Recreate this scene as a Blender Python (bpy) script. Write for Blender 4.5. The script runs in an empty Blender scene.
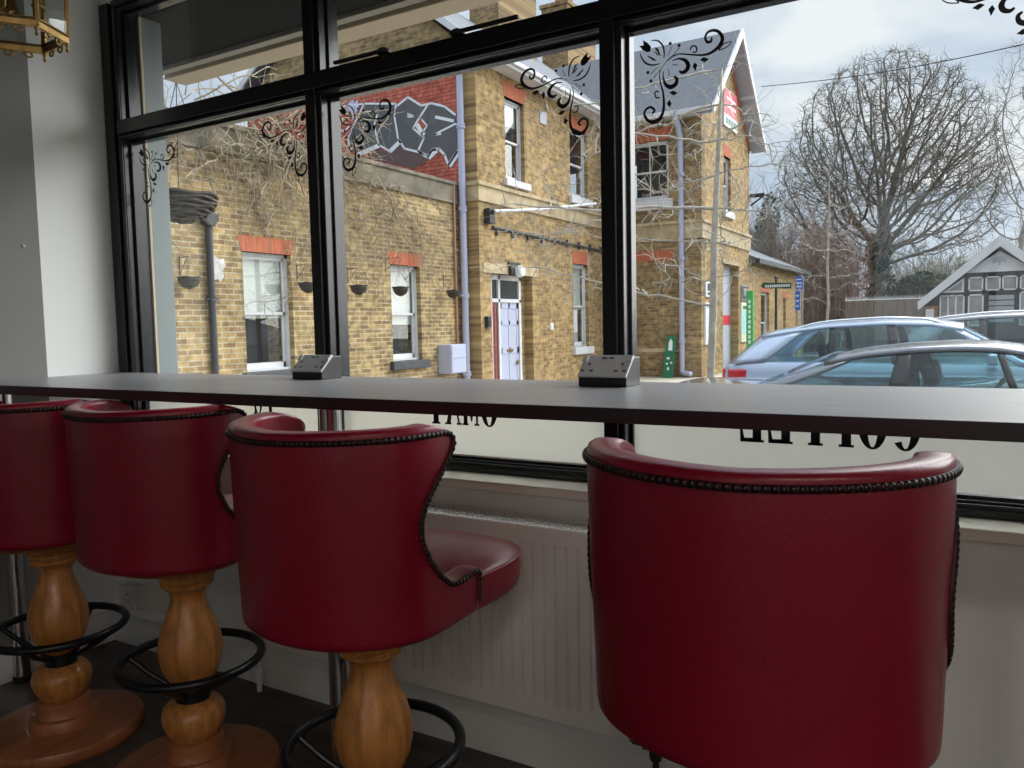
import bpy, bmesh, math, random
import numpy as np
from mathutils import Vector, Matrix
S = bpy.context.scene
C = S.collection
PI = math.pi
V = Vector
S.view_settings.view_transform = 'Standard'
S.view_settings.look = 'None'
S.view_settings.gamma = 1.0
S.view_settings.use_curve_mapping = False
S.view_settings.exposure = .42
S.cycles.transparent_max_bounces = 40
S.cycles.max_bounces = 12
S.cycles.diffuse_bounces = 6
S.cycles.use_denoising = True

# ------------------------------------------------------------------ materials
MATS = {}
def mat(name, col, rough=.6, metal=0., var=0., vscale=8., bump=0., bscale=60., coat=0., spec=.5, stretch=None, dark=None):
    m = bpy.data.materials.new(name); m.use_nodes = True
    n = m.node_tree.nodes; l = m.node_tree.links
    b = n['Principled BSDF']
    b.inputs['Roughness'].default_value = rough
    b.inputs['Metallic'].default_value = metal
    b.inputs['Specular IOR Level'].default_value = spec
    b.inputs['Coat Weight'].default_value = coat
    b.inputs['Base Color'].default_value = (*col, 1)
    if var or bump:
        tc = n.new('ShaderNodeTexCoord'); mp = n.new('ShaderNodeMapping')
        l.new(tc.outputs['Object'], mp.inputs[0])
        if stretch: mp.inputs['Scale'].default_value = stretch
    if var:
        t = n.new('ShaderNodeTexNoise'); t.inputs['Scale'].default_value = vscale; t.inputs['Detail'].default_value = 6
        l.new(mp.outputs[0], t.inputs['Vector'])
        r = n.new('ShaderNodeValToRGB')
        d = dark or tuple(c * (1 - var) for c in col)
        r.color_ramp.elements[0].position = .32; r.color_ramp.elements[0].color = (*d, 1)
        r.color_ramp.elements[1].position = .68; r.color_ramp.elements[1].color = (*[min(1, c * (1 + var * .5)) for c in col], 1)
        l.new(t.outputs['Fac'], r.inputs[0]); l.new(r.outputs[0], b.inputs['Base Color'])
    if bump:
        t = n.new('ShaderNodeTexNoise'); t.inputs['Scale'].default_value = bscale; t.inputs['Detail'].default_value = 4
        l.new(mp.outputs[0], t.inputs['Vector'])
        bp = n.new('ShaderNodeBump'); bp.inputs['Strength'].default_value = bump; bp.inputs['Distance'].default_value = .01
        l.new(t.outputs['Fac'], bp.inputs['Height']); l.new(bp.outputs[0], b.inputs['Normal'])
    MATS[name] = m
    return m

def brick(name, axis, c1, c2, mortar, stain=.35):
    m = bpy.data.materials.new(name); m.use_nodes = True
    n = m.node_tree.nodes; l = m.node_tree.links; b = n['Principled BSDF']
    b.inputs['Roughness'].default_value = .9; b.inputs['Specular IOR Level'].default_value = .2
    geo = n.new('ShaderNodeNewGeometry'); sp = n.new('ShaderNodeSeparateXYZ'); cb = n.new('ShaderNodeCombineXYZ')
    l.new(geo.outputs['Position'], sp.inputs[0])
    l.new(sp.outputs['Y' if axis == 'y' else 'X'], cb.inputs[0]); l.new(sp.outputs['Z'], cb.inputs[1])
    t = n.new('ShaderNodeTexBrick')
    t.inputs['Scale'].default_value = 1; t.inputs['Brick Width'].default_value = .245; t.inputs['Row Height'].default_value = .081
    t.inputs['Mortar Size'].default_value = .011; t.inputs['Mortar Smooth'].default_value = .3; t.inputs['Bias'].default_value = -.1
    t.inputs['Color1'].default_value = (*c1, 1); t.inputs['Color2'].default_value = (*c2, 1); t.inputs['Mortar'].default_value = (*mortar, 1)
    l.new(cb.outputs[0], t.inputs['Vector'])
    nz = n.new('ShaderNodeTexNoise'); nz.inputs['Scale'].default_value = .9; nz.inputs['Detail'].default_value = 8; nz.inputs['Roughness'].default_value = .65
    l.new(cb.outputs[0], nz.inputs['Vector'])
    r = n.new('ShaderNodeValToRGB')
    r.color_ramp.elements[0].position = .3; r.color_ramp.elements[0].color = (1 - stain, 1 - stain, 1 - stain, 1)
    r.color_ramp.elements[1].position = .65; r.color_ramp.elements[1].color = (1.1, 1.08, 1.05, 1)
    l.new(nz.outputs['Fac'], r.inputs[0])
    mx = n.new('ShaderNodeMix'); mx.data_type = 'RGBA'; mx.blend_type = 'MULTIPLY'; mx.inputs[0].default_value = 1
    l.new(t.outputs['Color'], mx.inputs[6]); l.new(r.outputs[0], mx.inputs[7])
    # blotches, brick by brick
    nz2 = n.new('ShaderNodeTexNoise'); nz2.inputs['Scale'].default_value = 6.5; nz2.inputs['Detail'].default_value = 3
    l.new(cb.outputs[0], nz2.inputs['Vector'])
    r2 = n.new('ShaderNodeValToRGB'); r2.color_ramp.elements[0].position = .35; r2.color_ramp.elements[0].color = (.70, .66, .62, 1)
    r2.color_ramp.elements[1].position = .6; r2.color_ramp.elements[1].color = (1.16, 1.12, 1.05, 1)
    l.new(nz2.outputs['Fac'], r2.inputs[0])
    mx2 = n.new('ShaderNodeMix'); mx2.data_type = 'RGBA'; mx2.blend_type = 'MULTIPLY'; mx2.inputs[0].default_value = 1
    l.new(mx.outputs[2], mx2.inputs[6]); l.new(r2.outputs[0], mx2.inputs[7])
    l.new(mx2.outputs[2], b.inputs['Base Color'])
    bp = n.new('ShaderNodeBump'); bp.inputs['Strength'].default_value = .6; bp.inputs['Distance'].default_value = .008; bp.invert = True
    l.new(t.outputs['Fac'], bp.inputs['Height']); l.new(bp.outputs[0], b.inputs['Normal'])
    MATS[name] = m
    return m

def glass_mat(name, tint=(.93, .95, .94), refl=1.0):
    m = bpy.data.materials.new(name); m.use_nodes = True
    n = m.node_tree.nodes; l = m.node_tree.links
    n.remove(n['Principled BSDF'])
    tr = n.new('ShaderNodeBsdfTransparent'); tr.inputs[0].default_value = (*tint, 1)
    gl = n.new('ShaderNodeBsdfGlossy'); gl.inputs['Roughness'].default_value = .01
    fr = n.new('ShaderNodeFresnel')
    ge = n.new('ShaderNodeNewGeometry'); io = n.new('ShaderNodeMath'); io.operation = 'MULTIPLY_ADD'
    io.inputs[1].default_value = 1/1.5 - 1.5; io.inputs[2].default_value = 1.5      # the same reflection from either face of the sheet
    l.new(ge.outputs['Backfacing'], io.inputs[0]); l.new(io.outputs[0], fr.inputs[0])
    mu = n.new('ShaderNodeMath'); mu.operation = 'MULTIPLY'; mu.inputs[1].default_value = refl
    mx = n.new('ShaderNodeMixShader')
    l.new(fr.outputs[0], mu.inputs[0]); l.new(mu.outputs[0], mx.inputs[0]); l.new(tr.outputs[0], mx.inputs[1]); l.new(gl.outputs[0], mx.inputs[2])
    l.new(mx.outputs[0], n['Material Output'].inputs[0])
    MATS[name] = m
    return m

# ------------------------------------------------------------------ mesh builder
class MB:
    def __init__(s): s.v = []; s.f = []
    def add(s, vs, fs):
        k = len(s.v); s.v += [tuple(p) for p in vs]; s.f += [tuple(i + k for i in f) for f in fs]; return s
    def box(s, x0, x1, y0, y1, z0, z1):
        return s.add([(x0,y0,z0),(x1,y0,z0),(x1,y1,z0),(x0,y1,z0),(x0,y0,z1),(x1,y0,z1),(x1,y1,z1),(x0,y1,z1)],
                     [(0,3,2,1),(4,5,6,7),(0,1,5,4),(1,2,6,5),(2,3,7,6),(3,0,4,7)])
    def obox(s, c, ax, ay, az):   # centre and three half-axis vectors
        c, ax, ay, az = V(c), V(ax), V(ay), V(az)
        p = [c + i*ax + j*ay + k*az for k in (-1,1) for i,j in ((-1,-1),(1,-1),(1,1),(-1,1))]
        return s.add(p, [(0,3,2,1),(4,5,6,7),(0,1,5,4),(1,2,6,5),(2,3,7,6),(3,0,4,7)])
    def bar(s, a, b, w, t, up=(0,0,1)):
        a, b = V(a), V(b); d = (b-a); L = d.length; d.normalize()
        x = d.cross(V(up)); x = x.normalized() if x.length > 1e-6 else V((1,0,0)); z = x.cross(d)
        return s.obox((a+b)/2, x*w/2, d*L/2, z*t/2)
    def prism(s, pts, d):         # closed outline and an extrusion vector
        n = len(pts); d = V(d); p = [V(q) for q in pts]
        return s.add(p + [q + d for q in p], [tuple(range(n))[::-1], tuple(range(n, 2*n))] + [(i, (i+1) % n, n + (i+1) % n, n + i) for i in range(n)])
    def tube(s, path, r, n=8, closed=False, cap=True):
        P = [V(p) for p in path]; m = len(P)
        R = r if isinstance(r, (list, tuple)) else [r] * m
        vs = []; fs = []; ref = None
        for i in range(m):
            if closed: t = P[(i+1) % m] - P[i-1]
            else: t = P[min(i+1, m-1)] - P[max(i-1, 0)]
            if t.length < 1e-9: t = V((0,0,1))
            t.normalize()
            if ref is None: ref = t.orthogonal().normalized()
            else:
                ref = ref - t * ref.dot(t); ref = ref.normalized() if ref.length > 1e-6 else t.orthogonal().normalized()
            bi = t.cross(ref)
            for k in range(n):
                a = 2*PI*k/n; vs.append(P[i] + (ref*math.cos(a) + bi*math.sin(a)) * R[i])
        for i in range(m if closed else m-1):
            j = (i+1) % m
            for k in range(n):
                fs.append((i*n+k, i*n+(k+1) % n, j*n+(k+1) % n, j*n+k))
        if not closed and cap: fs += [tuple(range(n))[::-1], tuple(range((m-1)*n, m*n))]
        return s.add(vs, fs)
    def lathe(s, prof, c=(0,0,0), n=32, axis='z'):   # profile of (radius, height)
        vs = []; fs = []; m = len(prof)
        for r, h in prof:
            for k in range(n):
                a = 2*PI*k/n; x, y = r*math.cos(a), r*math.sin(a)
                p = (x, y, h) if axis == 'z' else ((h, x, y) if axis == 'x' else (y, h, x))
                vs.append(V(c) + V(p))
        for i in range(m-1):
            for k in range(n): fs.append((i*n+k, i*n+(k+1) % n, (i+1)*n+(k+1) % n, (i+1)*n+k))
        fs += [tuple(range(n))[::-1], tuple(range((m-1)*n, m*n))]
        return s.add(vs, fs)
    def grid(s, rows):
        m, n = len(rows), len(rows[0]); vs = [p for r in rows for p in r]
        return s.add(vs, [(i*n+j, i*n+j+1, (i+1)*n+j+1, (i+1)*n+j) for i in range(m-1) for j in range(n-1)])
    def build(s, name, m, parent=None, smooth=False, off=None, bevel=0, sub=0, solid=None, fix=True):
        me = bpy.data.meshes.new(name)
        o = V(off) if off is not None else (root_loc(parent) if parent else V((0,0,0)))
        me.from_pydata([tuple(V(p) - o) for p in s.v], [], s.f); me.validate()
        if fix:
            bm = bmesh.new(); bm.from_mesh(me); bmesh.ops.recalc_face_normals(bm, faces=bm.faces[:]); bm.to_mesh(me); bm.free()
        me.materials.append(MATS[m] if isinstance(m, str) else m)
        if smooth: me.polygons.foreach_set('use_smooth', [True] * len(me.polygons))
        ob = bpy.data.objects.new(name, me); C.objects.link(ob)
        if parent: ob.parent = parent
        else: ob.location = o
        if solid:
            md = ob.modifiers.new('solidify', 'SOLIDIFY'); md.thickness = solid; md.offset = -1
        if bevel:
            md = ob.modifiers.new('bevel', 'BEVEL'); md.width = bevel; md.segments = 2; md.limit_method = 'ANGLE'; md.angle_limit = .7; md.harden_normals = True
        if sub:
            md = ob.modifiers.new('sub', 'SUBSURF'); md.levels = sub; md.render_levels = sub
        if smooth == 'auto' or bevel:
            me.polygons.foreach_set('use_smooth', [True] * len(me.polygons))
            try: me.set_sharp_from_angle(angle=.6)
            except Exception: pass
        return ob
def root_loc(o):
    r = o
    while r.parent: r = r.parent
    return r.location.copy()

def tag(o, label, cat, group=None, kind=None):
    if label: o['label'] = label
    if cat: o['category'] = cat
    if group: o['group'] = group
    if kind: o['kind'] = kind
    return o
def thing(name, label, cat, loc=(0,0,0), group=None):
    o = bpy.data.objects.new(name, None); C.objects.link(o); o.location = loc; o.empty_display_size = .1
    return tag(o, label, cat, group)
def struct(o): o['kind'] = 'structure'; return o
def lab(o, label): o['label'] = label; return o
def dup(root, loc, rz, label, group=None):
    r = root.copy(); C.objects.link(r); r.location = loc; r.rotation_euler = (0, 0, rz); r['label'] = label
    if group: r['group'] = group
    for ch in list(root.children):
        c = ch.copy(); C.objects.link(c); c.parent = r
        for g in list(ch.children):
            d = g.copy(); C.objects.link(d); d.parent = c
    return r
def lerp(a, b, t): return a + (b - a) * t
def table_lookup(t, x):
    for (x0, y0), (x1, y1) in zip(t, t[1:]):
        if x <= x1: return lerp(y0, y1, max(0, min(1, (x - x0) / (x1 - x0))))
    return t[-1][1]
def smooth_path(P, k=4):
    P = [V(p) for p in P]; out = []
    for i in range(len(P)-1):
        p0, p1, p2, p3 = P[max(i-1,0)], P[i], P[i+1], P[min(i+2,len(P)-1)]
        for j in range(k):
            t = j/k
            out.append(.5*((2*p1)+(p2-p0)*t+(2*p0-5*p1+4*p2-p3)*t*t+(3*p1-p0-3*p2+p3)*t**3))
    return out + [P[-1]]

# ------------------------------------------------------------------ the materials
mat('wall_paint', (.84,.85,.82), .75, bump=.05, bscale=180)
mat('ceiling_paint', (.13,.125,.12), .85)
mat('floor_vinyl', (.085,.066,.056), .42, var=.55, vscale=3, stretch=(1,6,1), bump=.08, bscale=30)
mat('skirting_paint', (.8,.81,.79), .45)
mat('black_gloss', (.012,.013,.015), .22, bump=.04, bscale=25)
mat('sill_paint', (.88,.82,.70), .4)
mat('table_top', (.235,.23,.24), .33, var=.35, vscale=5, stretch=(1.2,26,1), spec=1.0)
mat('table_edge', (.030,.014,.018), .38, var=.3, vscale=8, stretch=(2,2,40))
mat('chrome', (.62,.62,.64), .14, 1.)
mat('leather', (.225,.002,.019), .36, var=.12, vscale=5, bump=.07, bscale=140, coat=.12)
mat('piping', (.30,.006,.022), .4)
mat('stud', (.035,.028,.026), .33, .85)
mat('welt', (.05,.006,.01), .6)
mat('pine', (.56,.235,.06), .34, var=.38, vscale=7, stretch=(9,9,.9), coat=.25)
mat('pine_disc', (.37,.13,.05), .38, var=.3, vscale=4, stretch=(10,1,1), coat=.2)
mat('dark_metal', (.03,.032,.036), .33, .75)
mat('radiator_paint', (.82,.80,.77), .4)
mat('grille_dark', (.12,.12,.12), .6)
mat('plastic_white', (.76,.74,.69), .4)
mat('plastic_black', (.012,.012,.014), .35)
mat('brushed_steel', (.60,.60,.61), .45, .1)
mat('brass', (.44,.29,.11), .3, 1., var=.3, vscale=30)
mat('bulb_glass', (.8,.82,.8), .1)
mat('vinyl_black', (.010,.010,.012), .5)
glass_mat('pane_glass', (.965,.975,.97), 1.0)
glass_mat('car_glass', (.60,.78,.78), 1.0)
glass_mat('lantern_glass', (.93,.95,.95), .9)
brick('brick_low', 'y', (0.475,0.350,0.165), (0.234,0.159,0.088), (0.506,0.456,0.342), .36)
brick('brick_main', 'y', (0.506,0.356,0.165), (0.253,0.164,0.086), (0.405,0.329,0.209), .34)
brick('brick_wing', 'x', (0.415,0.298,0.149), (0.213,0.143,0.084), (0.344,0.287,0.199), .38)
brick('brick_gable', 'y', (0.526,0.376,0.182), (0.293,0.192,0.094), (0.405,0.329,0.221), .30)
brick('brick_red', 'x', (0.597,0.178,0.134), (0.482,0.134,0.101), (0.318,0.086,0.067), .2)
brick('brick_cabin', 'x', (0.385,0.155,0.077), (0.318,0.115,0.067), (0.433,0.366,0.289), .3)
mat('lintel_red', (.50,.145,.07), .85, var=.35, vscale=5, stretch=(9,9,.6))
mat('stone', (.50,.39,.235), .9, var=.3, vscale=3, bump=.1, bscale=20)
mat('parapet_stone', (.235,.205,.15), .95, var=.5, vscale=2.2, bump=.15, bscale=12)
mat('slate', (.145,.155,.175), .7, var=.3, vscale=4, bump=.12, bscale=5, stretch=(3,3,12))
mat('white_paint', (.66,.66,.67), .5, var=.08, vscale=3)
mat('lilac_paint', (.44,.46,.60), .45)
mat('maroon_paint', (.22,.055,.05), .5)
mat('grey_paint', (.46,.47,.53), .6)
mat('pilaster_paint', (.16,.195,.195), .5)
mat('soffit_dark', (.020,.021,.022), .85, spec=.05)
mat('awning_tan', (.46,.37,.27), .65)
mat('awning_box', (.25,.22,.19), .6)
mat('iron_black', (.022,.023,.025), .55)
mat('iron_grey', (.045,.048,.054), .55)
mat('copper', (.55,.25,.17), .45, .3)
mat('wicker', (.085,.073,.062), .9, var=.5, vscale=40)
mat('blind', (.62,.64,.61), .8)
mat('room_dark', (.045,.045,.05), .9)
mat('win_dark', (.05,.055,.06), .08)
mat('timber_black', (.022,.022,.025), .7)
mat('asphalt', (.11,.11,.112), .9, var=.3, vscale=2, bump=.2, bscale=60)
mat('paving', (.50,.45,.36), .9, var=.25, vscale=2, bump=.1, bscale=40)
mat('bark_pale', (.44,.40,.34), .85, var=.3, vscale=6)
mat('bark_grey', (.20,.175,.14), .9, var=.35, vscale=3)
mat('twig_grey', (.33,.30,.26), .9, var=.3, vscale=3)
mat('bark_brown', (.42,.30,.245), .9, var=.35, vscale=3)
mat('bark_olive', (.34,.30,.19), .9, var=.35, vscale=3)
mat('vine', (.36,.29,.20), .9, var=.4, vscale=4)
mat('ivy', (.045,.095,.028), .55, var=.5, vscale=5)
mat('evergreen', (.07,.10,.045), .7, var=.5, vscale=2)
mat('silver_blue', (.42,.49,.62), .26, .35, coat=.8)
mat('dark_grey_car', (.115,.12,.14), .25, .4, coat=.9)
mat('suv_grey', (.20,.21,.235), .25, .4, coat=.9)
mat('car_trim', (.012,.012,.013), .4)
mat('seat_cloth', (.03,.03,.033), .8)
mat('rail_silver', (.72,.73,.75), .25, .8)
mat('tail_red', (.55,.01,.018), .15, coat=1)
mat('lens_clear', (.7,.72,.74), .1)
mat('rubber', (.015,.015,.015), .8)
mat('sign_green', (.015,.16,.075), .4)
mat('sign_dark_green', (.02,.075,.045), .4)
mat('totem_green', (.03,.42,.09), .4)
mat('sign_blue', (.02,.13,.60), .4)
mat('sign_red', (.66,.035,.06), .45)
mat('sign_white', (.82,.83,.84), .45)
mat('sign_black', (.02,.02,.022), .5)
mat('sign_cream', (.72,.72,.42), .5)
mat('sign_cyan', (.35,.68,.74), .5)
mat('sign_steel', (.35,.36,.38), .4, .6)
mat('graffiti_grey', (.11,.11,.115), .8)
mat('graffiti_brown', (.135,.085,.08), .85)
mat('graffiti_white', (.80,.82,.85), .7)
mat('graffiti_lilac', (.58,.58,.82), .7)
mat('fence_wood', (.25,.205,.165), .9, var=.35, vscale=2, stretch=(9,9,.5))
mat('cable', (.03,.03,.035), .6)
mat('cabin_pane', (.30,.29,.28), .25, var=.3, vscale=3)
mat('moss', (.16,.17,.06), .9, var=.4, vscale=2)
mat('patch_white', (.60,.58,.55), .8, var=.35, vscale=8)

def emit(name, col, st):
    m = bpy.data.materials.new(name); m.use_nodes = True; b = m.node_tree.nodes['Principled BSDF']
    b.inputs['Emission Color'].default_value = (*col, 1); b.inputs['Emission Strength'].default_value = st; MATS[name] = m
emit('fill_diffuser', (1, .89, .79), 25)
mat('wall_shade_grey', (.20,.195,.182), .75, bump=.05, bscale=180)  # shade of the left wall put into its colour, a darker wall paint
def film_mat():
    m = bpy.data.materials.new('frosted_film'); m.use_nodes = True
    n = m.node_tree.nodes; l = m.node_tree.links; n.remove(n['Principled BSDF'])
    a = n.new('ShaderNodeBsdfTranslucent'); a.inputs[0].default_value = (.56,.535,.48,1)
    b = n.new('ShaderNodeBsdfRefraction'); b.inputs[0].default_value = (.80,.81,.80,1); b.inputs['Roughness'].default_value = .55; b.inputs['IOR'].default_value = 1.25
    x = n.new('ShaderNodeMixShader'); x.inputs[0].default_value = .7
    l.new(a.outputs[0], x.inputs[1]); l.new(b.outputs[0], x.inputs[2]); l.new(x.outputs[0], n['Material Output'].inputs[0])
    MATS['frosted_film'] = m
film_mat()

# ------------------------------------------------------------------ camera, sky, sun
cam_d = bpy.data.cameras.new('camera'); cam = bpy.data.objects.new('camera', cam_d); C.objects.link(cam); S.camera = cam
cam_d.sensor_fit = 'HORIZONTAL'; cam_d.sensor_width = 36; cam_d.lens = 787.07 / 1024 * 36; cam_d.clip_start = .02; cam_d.clip_end = 500
yaw, pit, rol = map(math.radians, (30.647, 4.1525, -1.218))
fw = V((-math.sin(yaw)*math.cos(pit), math.cos(yaw)*math.cos(pit), -math.sin(pit)))
rt = V((math.cos(yaw), math.sin(yaw), 0)); up = rt.cross(fw)
r2 = rt*math.cos(rol) + up*math.sin(rol); u2 = up*math.cos(rol) - rt*math.sin(rol)
M = Matrix((r2, u2, -fw)).transposed().to_4x4(); M.translation = V((0, 0, 1.2)); cam.matrix_world = M

W = bpy.data.worlds.new('overcast_sky'); S.world = W; W.use_nodes = True
n = W.node_tree.nodes; l = W.node_tree.links; bg = n['Background']
tc = n.new('ShaderNodeTexCoord'); mp = n.new('ShaderNodeMapping'); mp.inputs['Scale'].default_value = (1, 1, 2.6)
l.new(tc.outputs['Generated'], mp.inputs[0])
nz = n.new('ShaderNodeTexNoise'); nz.inputs['Scale'].default_value = 3.4; nz.inputs['Detail'].default_value = 7; nz.inputs['Roughness'].default_value = .52
nz.inputs['Distortion'].default_value = .35
l.new(mp.outputs[0], nz.inputs['Vector'])
cr = n.new('ShaderNodeValToRGB'); e = cr.color_ramp.elements
e[0].position = .36; e[0].color = (.40,.485,.60,1); e[1].position = .64; e[1].color = (.74,.775,.80,1)
k = e.new(.5); k.color = (.53,.605,.70,1)
l.new(nz.outputs['Fac'], cr.inputs[0])
sep = n.new('ShaderNodeSeparateXYZ'); l.new(tc.outputs['Generated'], sep.inputs[0])
# an overcast sky is brightest overhead and round the veiled sun
rmp = n.new('ShaderNodeMapRange'); rmp.inputs['From Min'].default_value = .35; rmp.inputs['From Max'].default_value = 1; rmp.inputs['To Min'].default_value = 1.; rmp.inputs['To Max'].default_value = 2.6
l.new(sep.outputs['Z'], rmp.inputs['Value'])
ml = n.new('ShaderNodeMath'); ml.operation = 'MULTIPLY'; ml.inputs[1].default_value = 1.0
l.new(rmp.outputs[0], ml.inputs[0])
# glow of the cloud round the veiled sun, well to the right of the window
dt = n.new('ShaderNodeVectorMath'); dt.operation = 'DOT_PRODUCT'; dt.inputs[1].default_value = V((.50, .66, .56)).normalized()
l.new(tc.outputs['Generated'], dt.inputs[0])
gl_ = n.new('ShaderNodeMapRange'); gl_.interpolation_type = 'SMOOTHSTEP'
gl_.inputs['From Min'].default_value = .80; gl_.inputs['From Max'].default_value = 1; gl_.inputs['To Min'].default_value = 1; gl_.inputs['To Max'].default_value = 4.5
l.new(dt.outputs['Value'], gl_.inputs['Value']); l.new(gl_.outputs[0], ml.inputs[1])
l.new(cr.outputs[0], bg.inputs[0]); l.new(ml.outputs[0], bg.inputs[1])

sun_d = bpy.data.lights.new('veiled_sun', 'SUN'); sun = bpy.data.objects.new('veiled_sun', sun_d); C.objects.link(sun)
sun_d.energy = 3.1; sun_d.angle = math.radians(70); sun_d.color = (1, .955, .88)
sun.rotation_euler = V((-.48, -.68, -.55)).to_track_quat('-Z', 'Y').to_euler(); sun.location = (20, 12, 20)

# ------------------------------------------------------------------ the room
GY = 1.95                                    # glass plane
def st(name, mb, m, **k): return struct(mb.build(name, m, **k))
st('floor', MB().box(-3.3, 3.2, -4.2, 1.80, -.06, 0), 'floor_vinyl')
st('ceiling', MB().box(-3.3, 3.2, -4.2, 2.02, 2.72, 2.8), 'ceiling_paint')
st('wall_front', MB().box(-3.3, 3.2, 1.82, 2.0, -.3, .755).box(-3.3, 3.2, 1.90, 2.0, 2.46, 2.72).box(-3.3, -2.93, 1.90, 2.0, .755, 2.46).box(1.2, 3.2, 1.88, 2.0, .755, 2.46), 'wall_paint')
st('wall_left', MB().box(-3.2, -2.90, -4.2, 1.595, 0, 2.72), 'wall_shade_grey')
st('wall_left_reveal', MB().box(-3.2, -2.93, 1.595, 1.90, 0, 2.72), 'wall_paint')
st('wall_right', MB().box(3.2, 3.3, -4.2, 2.0, 0, 2.72), 'wall_paint')
st('wall_back', MB().box(-3.3, -.9, -4.3, -4.2, 0, 2.72).box(1.1, 3.2, -4.3, -4.2, 0, 2.72).box(-.9, 1.1, -4.3, -4.2, 0, .85).box(-.9, 1.1, -4.3, -4.2, 2.40, 2.72), 'wall_paint')
bw = struct(thing('fill_window', None, None, (.1, -4.25, .85)))  # rear window added out of view to let fill light in
for x in (-.9, .07, 1.04): MB().box(x, x+.06, -4.29, -4.21, .85, 2.40).build('mullion', 'white_paint', bw, bevel=.004)
for z in (.85, 2.34): MB().box(-.9, 1.1, -4.285, -4.215, z, z+.06).build('rail', 'white_paint', bw, bevel=.004)
for x in (-.85, .12): MB().box(x, x+.93, -4.253, -4.247, .90, 2.35).build('pane', 'pane_glass', bw)
# fill lamps added on the ceiling out of view, to brighten the room
for i in range(8):
    x, y = (.75, 1.55, 2.35)[i % 3] + .1*(i//3), (-.9, -2.1, -3.3)[i//3]
    cl_ = thing('fill_light', 'round warm white fill light added out of view on the ceiling', 'lamp', (x, y, 2.72), 'added round fill lights')
    MB().lathe([(.001,2.70),(.145,2.70),(.15,2.705),(.17,2.69),(.175,2.70),(.175,2.72),(.001,2.72)], (x,y,0), 28).build('housing', 'white_paint', cl_, smooth='auto')
    MB().lathe([(.001,2.696),(.14,2.696),(.142,2.70),(.001,2.701)], (x,y,0), 28).build('diffuser', 'fill_diffuser', cl_)
st('baseboard_front', MB().box(-2.93, 3.2, 1.795, 1.822, 0, .12).prism([(-2.93,1.795,.12),(-2.93,1.822,.12),(-2.93,1.822,.145),(-2.93,1.808,.140)], (6.13,0,0)), 'skirting_paint', bevel=.003)
st('baseboard_left', MB().box(-2.90, -2.888, -4.2, 1.594, 0, .12).box(-2.93, -2.912, 1.594, 1.797, 0, .12), 'skirting_paint', bevel=.003)
st('trim_1', MB().box(-2.93, 1.2, 1.795, 1.905, .752, .779), 'sill_paint', bevel=.005)

# shopfront window: black painted timber
win = struct(thing('window_1', None, None, (-.8, 1.92, .78)))
ML = [(-1.864, -1.800), (-.841, -.778), (.175, .240)]
LX, RX = -2.826, 1.14
TB, TT, HB = 1.939, 2.028, 2.419            # transom underside and top, head underside
jl = MB().box(-2.93, LX-.012, 1.90, 1.99, .779, 2.46).box(-2.925, LX-.042, 1.886, 1.90, .779, 2.46).box(LX-.03, LX-.012, 1.893, 1.90, .779, 2.46).box(LX-.014, LX, 1.925, 1.967, .779, 2.46)
jl.build('jamb', 'black_gloss', win, bevel=.003)
MB().box(RX, 1.25, 1.90, 1.99, .779, 2.46).box(RX+.03, 1.24, 1.886, 1.90, .779, 2.46).build('jamb', 'black_gloss', win, bevel=.003)
for x0, x1 in ML:
    m = MB().box(x0+.006, x1-.008, 1.90, 1.99, .779, 2.46).box(x0, x1-.022, 1.886, 1.90, .779, 2.46).box(x0-.002, x1, 1.934, 1.967, .779, 2.46)
    m.build('mullion', 'black_gloss', win, bevel=.003)
t = MB()
t.box(LX-.02, RX+.02, 1.90, 1.99, TB+.01, TT-.004).box(LX-.02, RX+.02, 1.882, 1.90, TB+.026, TT-.014).box(LX, RX, 1.934, 1.967, TB, TT+.006).box(LX-.02, RX+.02, 1.89, 1.90, TB+.012, TB+.022)
t.build('transom', 'black_gloss', win, bevel=.003)
MB().box(LX-.02, RX+.02, 1.90, 1.99, HB+.01, 2.46).box(LX-.02, RX+.02, 1.884, 1.90, HB+.02, 2.46).box(LX, RX, 1.934, 1.967, HB, 2.46).build('head_rail', 'black_gloss', win, bevel=.003)
MB().box(LX-.02, RX+.02, 1.90, 1.99, .779, .806).box(LX-.02, RX+.02, 1.893, 1.90, .779, .797).box(LX, RX, 1.934, 1.967, .80, .818).box(LX,RX,1.915,1.936,.805,.811).build('bottom_rail', 'black_gloss', win, bevel=.003)
xs = [(LX, ML[0][0]), (ML[0][1], ML[1][0]), (ML[1][1], ML[2][0]), (ML[2][1], RX)]
for i, (a, b) in enumerate(xs):
    MB().box(a-.006, b+.006, GY-.003, GY+.003, .812, TB+.005).build('pane', 'pane_glass', win)
    MB().box(a-.006, b+.006, GY-.003, GY+.003, TT-.002, HB+.005).build('upper_pane', 'pane_glass', win)
    MB().box(a, b, GY-.0052, GY-.0042, .82, 1.012).build('frosted_film', 'frosted_film', win)
# stays of the top light in the middle bay
for x in (-1.66, -1.19):
    k = MB().bar((x-.10, 1.915, TT+.012), (x+.10, 1.915, TT+.012), .012, .010)
    k.lathe([(.001,0),(.022,.002),(.022,.012),(.012,.018),(.001,.019)], (x+(.1 if x < -1.4 else -.1), 1.915, TT), 16)
    k.build('window_stay', 'iron_black', win, bevel=.002)

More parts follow.
